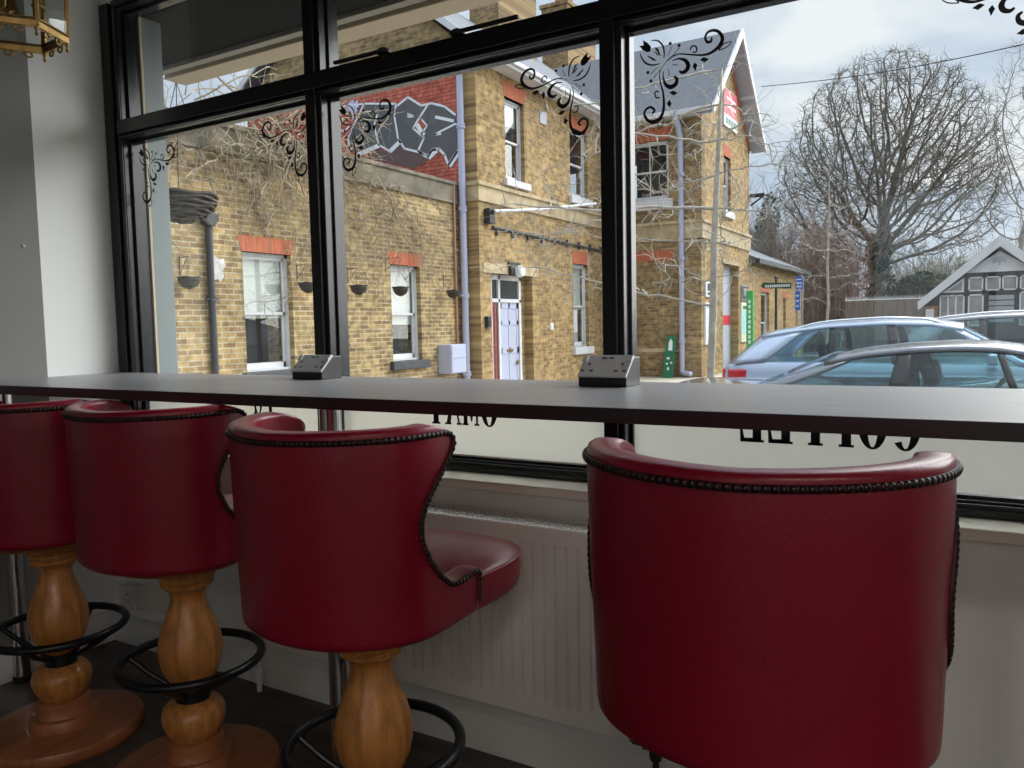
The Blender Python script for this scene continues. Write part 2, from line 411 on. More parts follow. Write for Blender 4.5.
# ------------------------------------------------------------------ decals and lettering on the glass
DST= [([(96,-82),(109,-75),(128,-73),(153,-79),(182,-86),(203,-86),(221,-78),(233,-65),(234,-52),(224,-38),(210,-33),(198,-36),(193,-47),(198,-58),(207,-58),(209,-49)],[0.5,0.8,1.1,1.4,1.7,2.3,3.0,3.6,3.3,2.7,2.4,2.1,2.1,2.4,2.4,1.5]),([(109,-86),(126,-84),(142,-91),(150,-104),(146,-115),(135,-119),(127,-114)],[0.6,1.5,3.0,4.2,3.9,3.0,1.5]),([(86,-107),(86,-124),(92,-141),(105,-149),(118,-144),(121,-132),(113,-125)],[0.6,1.5,3.0,4.2,3.9,3.0,1.5]),([(81,-98),(76,-115),(79,-137),(85,-159),(87,-184),(85,-205),(76,-221),(59,-228),(44,-222),(35,-206),(39,-194),(52,-190),(62,-200),(55,-207)],[0.6,0.9,1.4,1.8,2.3,2.7,3.3,3.6,3.0,2.4,2.1,2.1,2.4,1.5]),([(155,-69),(159,-61),(168,-62),(172,-70),(168,-77),(160,-73)],[1.2,1.4,1.4,1.4,1.2,0.9]),([(77,-170),(67,-169),(63,-159),(67,-153),(75,-157)],[1.2,1.4,1.4,1.2,0.9]),([(55,-26),(72,-30),(85,-45),(89,-65),(87,-75)],[0.6,1.4,1.7,1.4,0.8]),([(25,-51),(30,-66),(41,-80),(58,-87),(77,-87)],[0.6,1.4,1.7,1.4,0.8]),([(98,-72),(109,-51)],[0.5,0.6]),([(105,-78),(128,-58)],[0.5,0.6]),([(73,-94),(52,-108)],[0.5,0.6]),([(81,-100),(60,-119)],[0.5,0.6]),([(109,-95),(122,-99)],[0.5,0.8]),([(100,-105),(101,-121)],[0.5,0.8]),([(96,-84),(120,-74)],[0.5,0.5]),([(96,-84),(81,-98)],[0.5,0.5]),([(226,-82),(238,-70),(257,-69),(245,-79),(226,-83)],[0.9,0.9,0.8,0.9,0.9]),([(72,-248),(72,-232),(86,-221),(84,-237),(72,-248)],[0.9,0.9,0.8,0.9,0.9])]
DPL= [[(22,-33),(34,-34),(33,-21),(45,-30),(54,-41),(52,-52),(43,-53),(32,-45)],[(64,-44),(72,-49),(77,-60),(81,-71),(74,-64),(70,-55),(67,-53)],[(61,-53),(69,-58),(76,-68),(70,-65)],[(44,-61),(57,-68),(70,-79),(56,-75),(53,-69),(48,-68)],[(166,-100),(173,-108),(168,-122),(161,-109)],[(179,-97),(189,-92),(202,-99),(191,-105)],[(101,-162),(112,-159),(123,-167),(112,-171)],[(102,-179),(107,-191),(101,-198),(94,-188)]]
DDT= [(104,-43),(127,-52),(45,-103),(53,-125)]
def ribbon(mb, pts, w, place, k=4):
    P = [V((p[0], p[1], 0)) for p in pts]; m = len(P)
    Q = smooth_path(P, k) if m > 2 else P
    Wd = [lerp(w[min(int(i/k), m-1)], w[min(int(i/k)+1, m-1)], (i/k) % 1) if m > 2 else w[i] for i in range(len(Q))]
    A = []; B = []
    for i, q in enumerate(Q):
        t = (Q[min(i+1, len(Q)-1)] - Q[max(i-1, 0)]); t = t.normalized() if t.length > 0 else V((1,0,0))
        nn = V((-t.y, t.x, 0)) * Wd[i] / 2
        A.append(place(q + nn)); B.append(place(q - nn))
    for i in range(len(Q)-1): mb.add([A[i], A[i+1], B[i+1], B[i]], [(0,1,2,3)])
def floral(x0, sx, label, dz=0, zt=TB):
    mb = MB(); place = lambda q: (x0 + sx*q[0]*.001, GY-.0038, zt + q[1]*.001 + dz)
    for pts, w in DST: ribbon(mb, pts, [q*2.7 for q in w], place)
    for pts in DPL: mb.add([place(p) for p in pts], [tuple(range(len(pts)))])
    for c in DDT: mb.add([place((c[0]+4.2*math.cos(a), c[1]+4.2*math.sin(a))) for a in [2*PI*i/10 for i in range(10)]], [tuple(range(10))])
    ob = mb.build('floral_decal', 'vinyl_black', None, off=(x0, GY-.0038, zt), fix=False, solid=.0006)
    return tag(ob, label, 'window decal', 'floral corner decals')
floral(LX-.008, 1, 'black floral vinyl decal in top left corner of the left pane, against grey pilaster')
floral(ML[0][0]-.028, -1, 'black floral vinyl decal in top right corner of the left pane, over the bare creeper', .008)
floral(ML[0][1], 1, 'black floral vinyl decal in top left corner of the middle pane, over the graffiti')
floral(ML[1][0]-.026, -1, 'black floral vinyl decal in top right corner of the middle pane, beside sash window')
floral(ML[1][1], 1, 'black floral vinyl decal in top left corner of the right pane, over slate roof')
floral(ML[2][0]+.004, -1, 'black floral vinyl decal cut off by the top right edge of the picture, against sky')

def glyph(ch):    # strokes of a serif capital in a unit box, as closed outlines
    R = []
    def q(*p): R.append(list(p))
    def ell(a0, a1, n=24, thick=.32):
        o = []; i_ = []
        for k in range(n+1):
            a = math.radians(lerp(a0, a1, k/n)); c, s = math.cos(a), math.sin(a)
            o.append((.5+.5*c, .5+.52*s)); i_.append((.5+(.5-thick)*c, .5+.47*s))
        for k in range(n): q(o[k], o[k+1], i_[k+1], i_[k])
    if ch == 'O': ell(0, 360)
    if ch == 'C': ell(50, 318); q((.78,.62),(.86,.62),(.9,.95),(.84,.92))
    if ch in 'FETI':
        x = .2 if ch in 'FE' else .41
        q((x-.07,0),(x+.27,0),(x+.27,1),(x-.07,1)); q((x-.17,0),(x+.37,0),(x+.37,.06),(x-.17,.06)); q((x-.17,.94),(x+.37,.94),(x+.37,1),(x-.17,1))
    if ch in 'FE':
        q((.3,.94),(.9,.94),(.9,1),(.3,1)); q((.82,.72),(.9,.72),(.9,1),(.78,.96)); q((.3,.5),(.68,.5),(.68,.55),(.3,.55)); q((.62,.4),(.68,.4),(.68,.65),(.62,.65))
    if ch == 'E': q((.2,0),(.96,0),(.96,.09),(.2,.11)); q((.78,.04),(.96,0),(.98,.32),(.88,.32))
    if ch == 'T': q((.0,.94),(1,.94),(1,1),(0,1)); q((0,.72),(.06,.72),(.14,.96),(0,1)); q((1,.72),(.94,.72),(.86,.96),(1,1))
    if ch == 'A': q((.44,1),(.56,1),(.97,0),(.70,0)); q((.44,1),(.52,1),(.2,0),(.08,0)); q((.2,.3),(.75,.3),(.75,.35),(.2,.35)); q((-.02,0),(.3,0),(.3,.06),(-.02,.06)); q((.64,0),(1.04,0),(1.04,.06),(.64,.06))
    if ch == 'M': q((.08,0),(.2,0),(.2,1),(.08,1)); q((.72,0),(.96,0),(.96,1),(.72,1)); q((.1,1),(.28,1),(.54,.16),(.46,.1)); q((.46,.1),(.52,.16),(.8,1),(.74,1)); q((0,0),(.3,0),(.3,.06),(0,.06)); q((.66,0),(1.04,0),(1.04,.06),(.66,.06))
    if ch == 'U': q((.06,.25),(.24,.25),(.24,1),(.06,1)); q((.78,.0),(.92,.0),(.92,1),(.78,1)); ell(180, 360, 12, .24); q((.7,0),(1.04,0),(1.04,.05),(.7,.05))
    return R
def lettering(text, x_right, step, z0, h, label, w=.9):
    mb = MB()
    for i, ch in enumerate(text):
        for poly in glyph(ch):   # painted to be read from the street, so mirrored from inside
            mb.add([(x_right - i*step - p[0]*step*w, GY-.0062, z0 + p[1]*h) for p in poly], [tuple(range(len(poly)))])
    ob = mb.build('window_lettering', 'vinyl_black', None, off=(x_right, GY-.006, z0), fix=False, solid=.0006)
    return tag(ob, label, 'window lettering', 'mirrored lettering on the frosted film')
lettering('COFFEE', -.104, .0675, .906, .105, 'black serif word COFFEE seen mirrored on frosted glass behind the nearest stool')
lettering('OMAT', -1.203, .0640, .909, .10, 'black serif lettering OMAT seen mirrored on the frosted film of middle pane')
lettering('TU', -2.122, .062, .909, .10, 'black serif lettering seen mirrored on the frosted film of the left pane', .72)

# ------------------------------------------------------------------ bar table
tb = thing('bar_table', 'long dark wood-effect window bar table with plum edge on chrome legs', 'table', (-.8, 1.6, 0))
MB().prism([(-2.93,1.893,1.026),(-2.93,1.595,1.026),(-2.899,1.595,1.026),(-2.899,1.288,1.026),(2.3,1.288,1.026),(2.3,1.893,1.026)], (0,0,.027)).build('tabletop', 'table_top', tb, bevel=.002)
lab(MB().box(-2.899, 2.301, 1.2865, 1.2885, 1.0255, 1.0525).build('edge_band', 'table_edge', tb), 'dark plum edge band')
for x in (-2.86, -1.36, .14, 1.64):
    y = 1.42
    g = MB().tube([(x,y,.02),(x,y,1.02)], .027, 24)
    lg = g.build('leg', 'chrome', tb, smooth='auto')
    MB().lathe([(.001,0),(.03,0),(.03,.02),(.027,.024),(.001,.024)], (x,y,0), 24).build('foot', 'plastic_black', lg)
    MB().lathe([(.001,1.018),(.045,1.018),(.045,1.026),(.001,1.026)], (x,y,0), 24).build('mounting_plate', 'chrome', lg)

# ------------------------------------------------------------------ socket boxes on the table
def sockets(x, y, label):
    r = thing('desk_socket', label, 'power socket', (x, y, 1.053), 'sloping double power sockets on the table')
    w = .062; d = .090; h0 = .022; h1 = .069
    sid = [(0,0),(0,h0),(.052,h1),(d,h1),(d,0)]
    MB().prism([(x-w+.0, y+p[0], 1.053+p[1]) for p in sid], (2*w,0,0)).build('housing', 'plastic_black', r, bevel=.003)
    sl = V((0,.052,h1-h0)); ln = sl.length; sn = sl.normalized(); up_ = V((0,-sn.z,sn.y))
    o = V((x, y, 1.053+h0))
    fp = MB().obox(o + sl*.5 + up_*.003, V((w+.001,0,0)), sn*(ln/2+.001), up_*.003).build('faceplate', 'brushed_steel', r, bevel=.0015)
    def hole(c, a, b): MB().obox(c, V((a,0,0)), sn*b, up_*.0006).build('pin_slot', 'plastic_black', fp)
    for sx in (-.043, .043):
        for dx, dv, a, b in ((0,.68,.0022,.0045),(-.011,.30,.0045,.0022),(.011,.30,.0045,.0022)):
            hole(o + V((sx+dx*1.0,0,0)) + sl*(dv*.82) + up_*.0062, a, b)
    for dx in (-.009, .009): hole(o + V((dx,0,0)) + sl*.86 + up_*.0062, .0058, .0022)
    for sx in (-.058, .058):
        MB().obox(o + V((sx,0,0)) + sl*.80 + up_*.008, V((.006,0,0)), sn*.010, up_*.003).build('switch', 'brushed_steel', fp, bevel=.001)
sockets(-1.762, 1.745, 'steel-faced double power socket on the table in front of the left mullion')
sockets(-.768, 1.715, 'steel-faced double power socket on the table in front of the right mullion')

# ------------------------------------------------------------------ radiator
rd = thing('radiator', 'long white ribbed panel radiator with top grille under the window', 'radiator', (-1.37, 1.75, 0))
RX0, RX1, RZ0, RZ1 = -2.03, -.69, .205, .697
rows = []
NF = 40; pitch = (RX1-RX0-.05)/NF
def rx(u):
    c = (u - RX0 - .025) / pitch; ph = c - math.floor(c)
    return .009 if .28 < ph < .62 else 0.
zz = [RZ0, RZ0+.038, RZ0+.050, RZ1-.050, RZ1-.038, RZ1]
for i, z in enumerate(zz):
    row = []
    row.append((RX0, 1.712, z))
    for k in range(NF):
        for ph, dd in ((.24,0),(.32,1),(.58,1),(.66,0)):
            row.append((RX0+.025+(k+ph)*pitch, 1.70 + (.011 if (dd and i in (2,3)) else 0), z))
    row.append((RX1, 1.712, z)); rows.append(row)
MB().grid(rows).build('front_panel', 'radiator_paint', rd, solid=-.004)
MB().box(RX0, RX1, 1.783, 1.797, RZ0, RZ1-.01).build('rear_panel', 'radiator_paint', rd, bevel=.002)
for x in (RX0-.002, RX1-.008): MB().box(x, x+.010, 1.702, 1.797, RZ0-.002, RZ1+.003).build('side_cover', 'radiator_paint', rd, bevel=.002)
g = MB().box(RX0, RX1, 1.699, 1.710, RZ1-.012, RZ1+.003).box(RX0, RX1, 1.788, 1.797, RZ1-.012, RZ1+.003)
x = RX0
while x < RX1: g.box(x, x+.006, 1.705, 1.792, RZ1-.002, RZ1+.002); x += .0155
for y in (1.727, 1.748, 1.770): g.box(RX0, RX1, y, y+.004, RZ1-.002, RZ1+.002)
g.build('top_grille', 'radiator_paint', rd)
MB().box(RX0+.01, RX1-.01, 1.715, 1.782, RZ1-.06, RZ1-.05).build('convector', 'grille_dark', rd)
v = MB().tube([(RX1-.03,1.75,.21),(RX1-.03,1.75,.185),(RX1-.02,1.75,.178),(RX1+.030,1.75,.178),(RX1+.036,1.75,.17),(RX1+.036,1.75,.0)], .008, 12)
v.lathe([(.001,.150),(.014,.150),(.016,.165),(.016,.185),(.012,.20),(.019,.206),(.019,.235),(.001,.238)], (RX1+.036,1.75,-.005), 16)
v.build('valve', 'iron_black', rd, smooth='auto')
lab(MB().lathe([(.001,RX1+.004),(.012,RX1+.004),(.014,RX1+.008),(.014,RX1+.016),(.009,RX1+.020),(.001,RX1+.020)], (0,1.75,.178), 8, 'x').build('valve_nut', 'chrome', rd), 'chrome nut of the valve')
MB().tube([(RX0+.01,1.76,RZ0+.03),(RX0-.02,1.76,RZ0+.02),(RX0-.022,1.76,.0)], .0085, 12).lathe([(.001,.03),(.013,.03),(.015,.06),(.012,.085),(.001,.085)], (RX0-.022,1.76,0), 14).build('supply_pipe', 'radiator_paint', rd, smooth='auto')

so = thing('wall_socket', 'white surface mounted wall socket box above the skirting in the corner', 'power socket', (-2.765, 1.82, .2))
MB().box(-2.815, -2.722, 1.775, 1.82, .158, .246).build('back_box', 'plastic_white', so, bevel=.004)
fp = MB().box(-2.818, -2.719, 1.767, 1.776, .155, .249).build('faceplate', 'plastic_white', so, bevel=.003)
for q in ((-2.775,-2.770,.212,.222),(-2.789,-2.781,.192,.196),(-2.764,-2.756,.192,.196)): MB().box(q[0],q[1],1.7655,1.767,q[2],q[3]).build('pin_slot', 'plastic_black', fp)
MB().box(-2.741,-2.731,1.763,1.767,.205,.222).build('switch', 'plastic_white', fp, bevel=.001)
# two screw plugs in the wall
for y, z in ((1.435,1.517),(1.540,1.521)):
    b = MB().obox((-2.898,y,z), (.002,0,0), (0,.005,0), (0,0,.005)).build('screw_plug', 'grey_paint', None, off=(-2.90,y,z), bevel=.001)
    tag(b, 'small screw plug in the grey wall face, ' + ('left' if y < 1.5 else 'right') + ' of two below the lantern', 'screw plug', 'screw plugs in the wall')

# ------------------------------------------------------------------ brass lantern
ln = thing('ceiling_lantern', 'hexagonal brass lantern with clear glass hanging by the left wall, cut off by the frame', 'lantern', (-2.07, 1.117, 1.9))
NV = [(-1.963,1.105), (-2.018,1.212), (-2.132,1.214)]
cx_, cy_, Rr = -2.078, 1.112, .117
hexp = lambda r, z, a0=math.atan2(1.105-1.112, -1.963+2.078): [V((cx_+r*math.cos(a0+PI/3*i), cy_+r*math.sin(a0+PI/3*i), z)) for i in range(6)]
zb = 1.95; ztp = 2.27
lo, hi = hexp(Rr, zb), hexp(Rr*1.12, ztp)
fr = MB()
for i in range(6):
    a, b = lo[i], lo[(i+1) % 6]; c, d = hi[i], hi[(i+1) % 6]
    fr.bar(a, b, .013, .016); fr.bar(c, d, .013, .014); fr.bar(a, c, .011, .011, (a - V((cx_,cy_,zb))))
    fr.bar(a+V((0,0,.012)), b+V((0,0,.012)), .018, .004)
fr.build('frame', 'brass', ln, bevel=.002)
for i in range(6):
    p = lo[i]
    MB().lathe([(.001,-.028),(.0035,-.027),(.0045,-.022),(.0025,-.017),(.005,-.012),(.006,-.006),(.004,0),(.001,.004)], p, 12).build('finial', 'brass', ln, smooth=True)
    a, b = lo[i], lo[(i+1) % 6]; c, d = hi[i], hi[(i+1) % 6]
    MB().prism([a, b, d, c], (b-a).cross(c-a).normalized()*.003).build('glass_panel', 'lantern_glass', ln)
tp = hexp(.045, 2.36); rf = MB()
for i in range(6): rf.add([hi[i], hi[(i+1) % 6], tp[(i+1) % 6], tp[i]], [(0,1,2,3)])
rf.add(tp, [(0,1,2,3,4,5)]); rf.build('hood', 'brass', ln, solid=.002)
MB().tube([(cx_,cy_,2.36),(cx_,cy_,2.72)], .006, 10).lathe([(.001,2.70),(.05,2.70),(.05,2.72),(.001,2.72)], (cx_,cy_,0), 20).build('hanging_rod', 'brass', ln, smooth='auto')
cl = MB().lathe([(.001,2.0),(.018,2.005),(.012,2.015),(.008,2.05),(.007,2.30),(.001,2.31)], (cx_,cy_,0), 14)
for i in range(3):
    a = 2*PI*i/3 + .9; q = smooth_path([(cx_,cy_,2.01),(cx_+.03*math.cos(a),cy_+.03*math.sin(a),1.985),(cx_+.055*math.cos(a),cy_+.055*math.sin(a),2.0),(cx_+.058*math.cos(a),cy_+.058*math.sin(a),2.02)])
    cl.tube(q, .005, 8)
    cl.lathe([(.001,2.018),(.014,2.02),(.016,2.026),(.010,2.03),(.010,2.075),(.001,2.076)], (cx_+.058*math.cos(a),cy_+.058*math.sin(a),0), 12)
cl.build('candle_arms', 'brass', ln, smooth='auto')
for i in range(3):
    a = 2*PI*i/3 + .9
    MB().lathe([(.001,2.072),(.010,2.08),(.017,2.098),(.012,2.12),(.004,2.14),(.001,2.145)], (cx_+.058*math.cos(a),cy_+.058*math.sin(a),0), 14).build('bulb', 'bulb_glass', ln, smooth=True)
for i in range(6):
    sw = MB()
    a, b = lo[i], lo[(i+1) % 6]
    for t0, sg in ((.3,1),(.7,-1)):
        m0 = a.lerp(b, t0); u = (b-a).normalized()*sg
        sw.tube(smooth_path([m0+V((0,0,-.006)), m0-u*.008+V((0,0,-.016)), m0+u*.004+V((0,0,-.020)), m0+u*.012+V((0,0,-.012)), m0+u*.006+V((0,0,-.008))]), .0028, 6)
    sw.build('scroll_trim', 'brass', ln, smooth=True)

# ------------------------------------------------------------------ bar stools
def make_stool():
    r = thing('bar_stool', 'x', 'bar stool', (0,0,0), 'red leather bar stools at the window table')
    Z0, Z1 = .626, 1.030
    a, b, y0 = .2475, .203, -.052        # outside of the back in plan, to the middle of the leather
    def plan_table(k):
        P = [V((0, y0-b*k, 0))]
        for i in range(1, 41):
            t = PI/2*i/40; P.append(V((a*k*math.sin(t), y0-b*k*math.cos(t), 0)))
        for i in range(1, 21): P.append(V((a*k*(1-.17*(i/20)**1.3), y0+.26*i/20, 0)))
        L = [0]
        for p, q in zip(P, P[1:]): L.append(L[-1]+(q-p).length)
        return P, L
    PT, PL_ = plan_table(1.0)
    def at(u, k):
        sg = 1 if u >= 0 else -1; u = abs(u)
        for i in range(len(PL_)-1):
            if u <= PL_[i+1] or i == len(PL_)-2:
                t = (u-PL_[i])/(PL_[i+1]-PL_[i]); p = PT[i].lerp(PT[i+1], t); break
        return V((sg*p.x*k, y0+(p.y-y0)*k, 0))
    ub = PL_[40]                         # arc length to where the sides run straight forward
    edge = [(.620,.118),(.690,.122),(.698,.112),(.703,.082),(.707,.052),(.713,.026),(.724,.004),(.742,-.020),(.775,-.050),(.815,-.070),(.85,-.072),(.88,-.060),(.91,-.038),(.935,-.014),(.955,.006),(.972,.019),(.985,.020),(.997,.008),(1.008,-.020),(1.018,-.068)]
    def umax(z):
        y = table_lookup(edge, z)
        if y >= y0: return ub + (y-y0)
        t = math.acos(max(-1, min(1, (y0-y)/b))); return next(PL_[i] + (PL_[i+1]-PL_[i])*(t/(PI/2)*40-i) for i in [min(39, int(t/(PI/2)*40))])
    def taper(z): return lerp(.955, 1.0, min(1, max(0, (z-Z0)/.33)))
    def top_z(u):                        # the top rail dips a little in the middle
        return 0
    zs = [.620,.640,.665,.685,.690,.698,.703,.707,.713,.724,.742,.760,.775,.795,.815,.832,.85,.88,.91,.935,.955,.972,.985,.997,1.008,1.018]
    lift = lambda y, z: .22*max(0, y-.0)*min(1, max(0, (z-.625)/.06)) if z < .75 else 0   # the arm rises a little to its front
    rows = []; NS = 44
    for z in zs:
        um = umax(z); row = []; up_k = lambda q: .616 + (q-.62)*1.04 if q > .75 else q + .006*(q < .66)
        for j in range(NS+1):
            s_ = -1+2*j/NS; s_ = math.copysign(abs(s_)**.9, s_)
            p = at(s_*um, taper(z))
            row.append((p.x, p.y, up_k(z) + lift(p.y, z) - .008*(1-abs(s_))*(max(0, z-.9)/.118)))
        rows.append(row)
    MB().grid(rows).build('backrest', 'leather', r, smooth=True, solid=.048, sub=1, fix=False)
    # studs along the edge
    path = []
    def on(u, z, out=.003):
        p = at(u, taper(z)); q = at(u+.002, taper(z)); t = (q-p).normalized(); nn = V((t.y, -t.x, 0))
        return V((p.x, p.y, (.616 + (z-.62)*1.04 if z > .75 else z) + lift(p.y, z) - .008*(1-abs(u)/max(.01, umax(z)))*(max(0, z-.9)/.118))) + nn*out, nn
    zl = [.644+.004*i for i in range(int((.980-.644)/.004)+1)]
    side = [(umax(z)-.016, z) for z in zl]
    u1 = umax(.980)-.016; side += [(u1-.003,.987),(u1-.009,.993),(u1-.018,.997)]; topu = u1-.030
    seq = side + [(topu*(1-i/60), .999) for i in range(61)]
    full = [(-u, z) for u, z in seq] + [(u, z) for u, z in seq[::-1]]
    fine = [on(lerp(p[0],q[0],k/8), lerp(p[1],q[1],k/8)) for p, q in zip(full, full[1:]) for k in range(8)]
    st_ = MB(); last = None; band = []
    for p, nn in fine:
        if last is not None and (p-last).length < .0104: continue
        last = p; band.append(p - nn*.0022)
        t = V((-nn.y, nn.x, 0)); z = V((0,0,1)); vs = []; fs = []
        for rr, hh in ((.0058,0),(.0046,.0026)):
            for j in range(7):
                an = 2*PI*j/7; vs.append(p + (t*math.cos(an)+z*math.sin(an))*rr + nn*hh)
        vs.append(p + nn*.0038)
        for j in range(7): fs += [(j,(j+1)%7,7+(j+1)%7,7+j), (7+j,7+(j+1)%7,14)]
        st_.add(vs, fs)
    o = st_.build('stud_trim', 'stud', r, smooth=True); o['kind'] = 'stuff'; lab(o, 'row of dark bronze upholstery studs along the edge')
    lab(MB().tube(band, .0052, 6).build('welt', 'welt', r, smooth=True), 'dark welt under the studs')
    # the seat cushion
    def seat_ring(k, z, dy=0):
        out = []
        for j in range(56):
            t = 2*PI*j/56; c, s_ = math.cos(t), math.sin(t); e = 2/3.4
            out.append((.196*k*math.copysign(abs(c)**e, c), .084+.280*k*math.copysign(abs(s_)**e, s_)+dy, z))
        return out
    cu = MB(); L = [(.95,.618),(.985,.630),(1.0,.655),(1.0,.680),(.985,.693),(.93,.703),(.8,.713),(.55,.720),(.25,.723)]
    for k, z in L: cu.v += [tuple(p) for p in seat_ring(k, z)]
    for i in range(len(L)-1):
        for j in range(56): cu.f.append((i*56+j, i*56+(j+1) % 56, (i+1)*56+(j+1) % 56, (i+1)*56+j))
    cu.f += [tuple(range(56))[::-1], tuple(range((len(L)-1)*56, len(L)*56))]
    cu.build('seat', 'leather', r, smooth=True)
    MB().tube(seat_ring(.998, .690), .0045, 8, closed=True).build('piping', 'piping', r, smooth=True)
    MB().lathe([(.001,.598),(.15,.598),(.165,.603),(.168,.612),(.168,.622),(.001,.622)], (0,-.01,0), 40).build('seat_plate', 'pine_disc', r, smooth='auto')
    # turned column
    prof = [(.001,.118),(.060,.120),(.062,.126),(.066,.130),(.075,.145),(.081,.165),(.082,.180),(.078,.198),(.066,.212),(.048,.220),(.040,.222),(.040,.262),(.048,.268),(.062,.285),(.074,.310),(.081,.340),(.0825,.362),(.079,.390),(.070,.420),(.058,.450),(.049,.475),(.0445,.495),(.0445,.508),(.050,.520),(.058,.528),(.061,.530),(.066,.534),(.067,.540),(.063,.545),(.069,.549),(.072,.556),(.0715,.563),(.066,.567),(.072,.572),(.076,.582),(.077,.598),(.001,.599)]
    MB().lathe(prof, n=48).build('column', 'pine', r, smooth='auto')
    bp = [(.001,0),(.214,0),(.218,.006),(.219,.026),(.214,.036),(.206,.040),(.098,.040),(.096,.042),(.0945,.066),(.090,.072),(.078,.073),(.0745,.078),(.0735,.108),(.070,.112),(.070,.116),(.066,.119),(.001,.119)]
    MB().lathe(bp, n=64).build('base', 'pine_disc', r, smooth='auto')
    # foot ring: hub, hoop and four rising spokes
    fr_ = MB().lathe([(.0385,.216),(.045,.216),(.045,.250),(.052,.254),(.052,.258),(.0385,.258)], n=32)
    hoop = [(.181*math.cos(2*PI*i/64), .181*math.sin(2*PI*i/64), .330) for i in range(64)]
    fr_.tube(hoop, .0118, 12, closed=True)
    for i in range(4):
        t = PI/2*i + .42; fr_.tube([(.040*math.cos(t),.040*math.sin(t),.238),(.120*math.cos(t),.120*math.sin(t),.285),(.178*math.cos(t),.178*math.sin(t),.328)], .0075, 10)
    fr_.build('foot_ring', 'dark_metal', r, smooth='auto')
    return r
STOOLS = [(-2.362, 1.285, .09, 'red leather bar stool at the far left end, cut off by the left edge'),
          (-1.807, 1.325, .03, 'red leather bar stool second from the left, near the wall corner'),
          (-1.080, 1.222, -.12, 'red leather bar stool third from the left, showing its seat side-on before radiator'),
          (-.271, 1.183, .09, 'largest red leather bar stool in the right foreground, seen straight from behind')]
s0 = make_stool()
for i, (x, y, w, lb) in enumerate(STOOLS):
    if i == 0:
        s0.location = (x, y, 0); s0.rotation_euler = (0, 0, w); s0['label'] = lb
    else: dup(s0, (x, y, 0), w, lb)

# ------------------------------------------------------------------ outside: ground, own shopfront
G = -.35
struct(MB().box(-90, 60, -60, 160, G-.2, G).build('ground', 'asphalt'))
struct(MB().box(-9.74, 40, 2.0, 5.2, G, G+.03).build('pavement_front', 'paving', bevel=.01))
struct(MB().box(-9.74, -5.2, 5.2, 36, G, G+.03).box(-5.2, -4.4, 16.5, 36, G, G+.03).build('pavement_station', 'paving'))
sf = struct(thing('shopfront', None, None, (-2.9, 2.0, 0)))
MB().box(-3.3, -2.838, 1.985, 2.093, G, 2.44).box(-3.3, -2.843, 1.985, 2.10, G, .25).build('pilaster', 'pilaster_paint', sf, bevel=.004)
MB().box(-2.845, -2.83, 1.99, 2.0, .8, 2.44).box(1.14, 1.5, 1.985, 2.093, G, 2.44).build('pilaster', 'awning_tan', sf)
MB().box(-3.40, 1.6, 1.985, 2.45, 2.45, 2.52).build('soffit', 'soffit_dark', sf)
MB().box(-3.40, 1.6, 1.99, 2.62, 2.52, 3.3).build('fascia', 'soffit_dark', sf)
MB().box(-3.385, 1.6, 2.50, 2.62, 2.418, 2.52).build('awning_rail', 'awning_tan', sf, bevel=.004)
MB().box(-3.385, 1.6, 2.44, 2.485, 2.43, 2.5).build('awning_cassette', 'awning_box', sf, bevel=.004)
MB().box(-3.3, 1.6, 2.0, 2.02, G, .76).build('stall_riser', 'pilaster_paint', sf)

def hanging_basket(c, r, h, label, hang=0, bracket=None, open_weave=False, group=None):
    x, y, z = c                       # centre of the rim
    t = thing('hanging_basket', label, 'hanging basket', c, group)
    m = MB(); n = 9 if open_weave else 6
    for i in range(n+1):
        a = PI/2*i/n*.93; rr = r*math.cos(a); zz = z - h*math.sin(a)
        m.tube([(x+rr*math.cos(q)*(1+.015*math.sin(7*q+i)), y+rr*math.sin(q), zz+r*.035*math.sin(5*q+i*2)) for q in [2*PI*k/28 for k in range(28)]], r*.055, 5, closed=True)
    m.lathe([(.001,z-h*.985)]+[(r*.93*math.cos(PI/2*i/8), z-h*.96*math.sin(PI/2*i/8)) for i in range(8,-1,-1)], (x,y,0), 24)
    m.build('bowl', 'wicker', t)
    if hang:
        k = MB()
        for i in range(3):
            q = 2*PI*i/3+.5; k.tube([(x+r*math.cos(q), y+r*math.sin(q), z), (x,y,z+hang)], max(.0025, r*.012), 5)
        k.build('hanging_wires', 'iron_grey', t)
    if bracket:
        bx, by = bracket; k = MB()
        k.tube([(bx,by,z+hang-.25),(bx,by,z+hang+.03)], .006, 6); k.tube([(bx,by,z+hang),(x,y,z+hang+.01)], .005, 6)
        k.tube(smooth_path([(bx,by,z+hang-.22),(lerp(bx,x,.35),lerp(by,y,.35),z+hang-.14),(lerp(bx,x,.8),lerp(by,y,.8),z+hang-.02)]), .004, 6)
        k.build('wall_bracket', 'iron_black', t)
    return t
hanging_basket((-3.43, 2.60, 1.885), .165, .125, 'large dark wicker hanging basket close outside the left pane, half behind grey pilaster', hang=.56, open_weave=True)

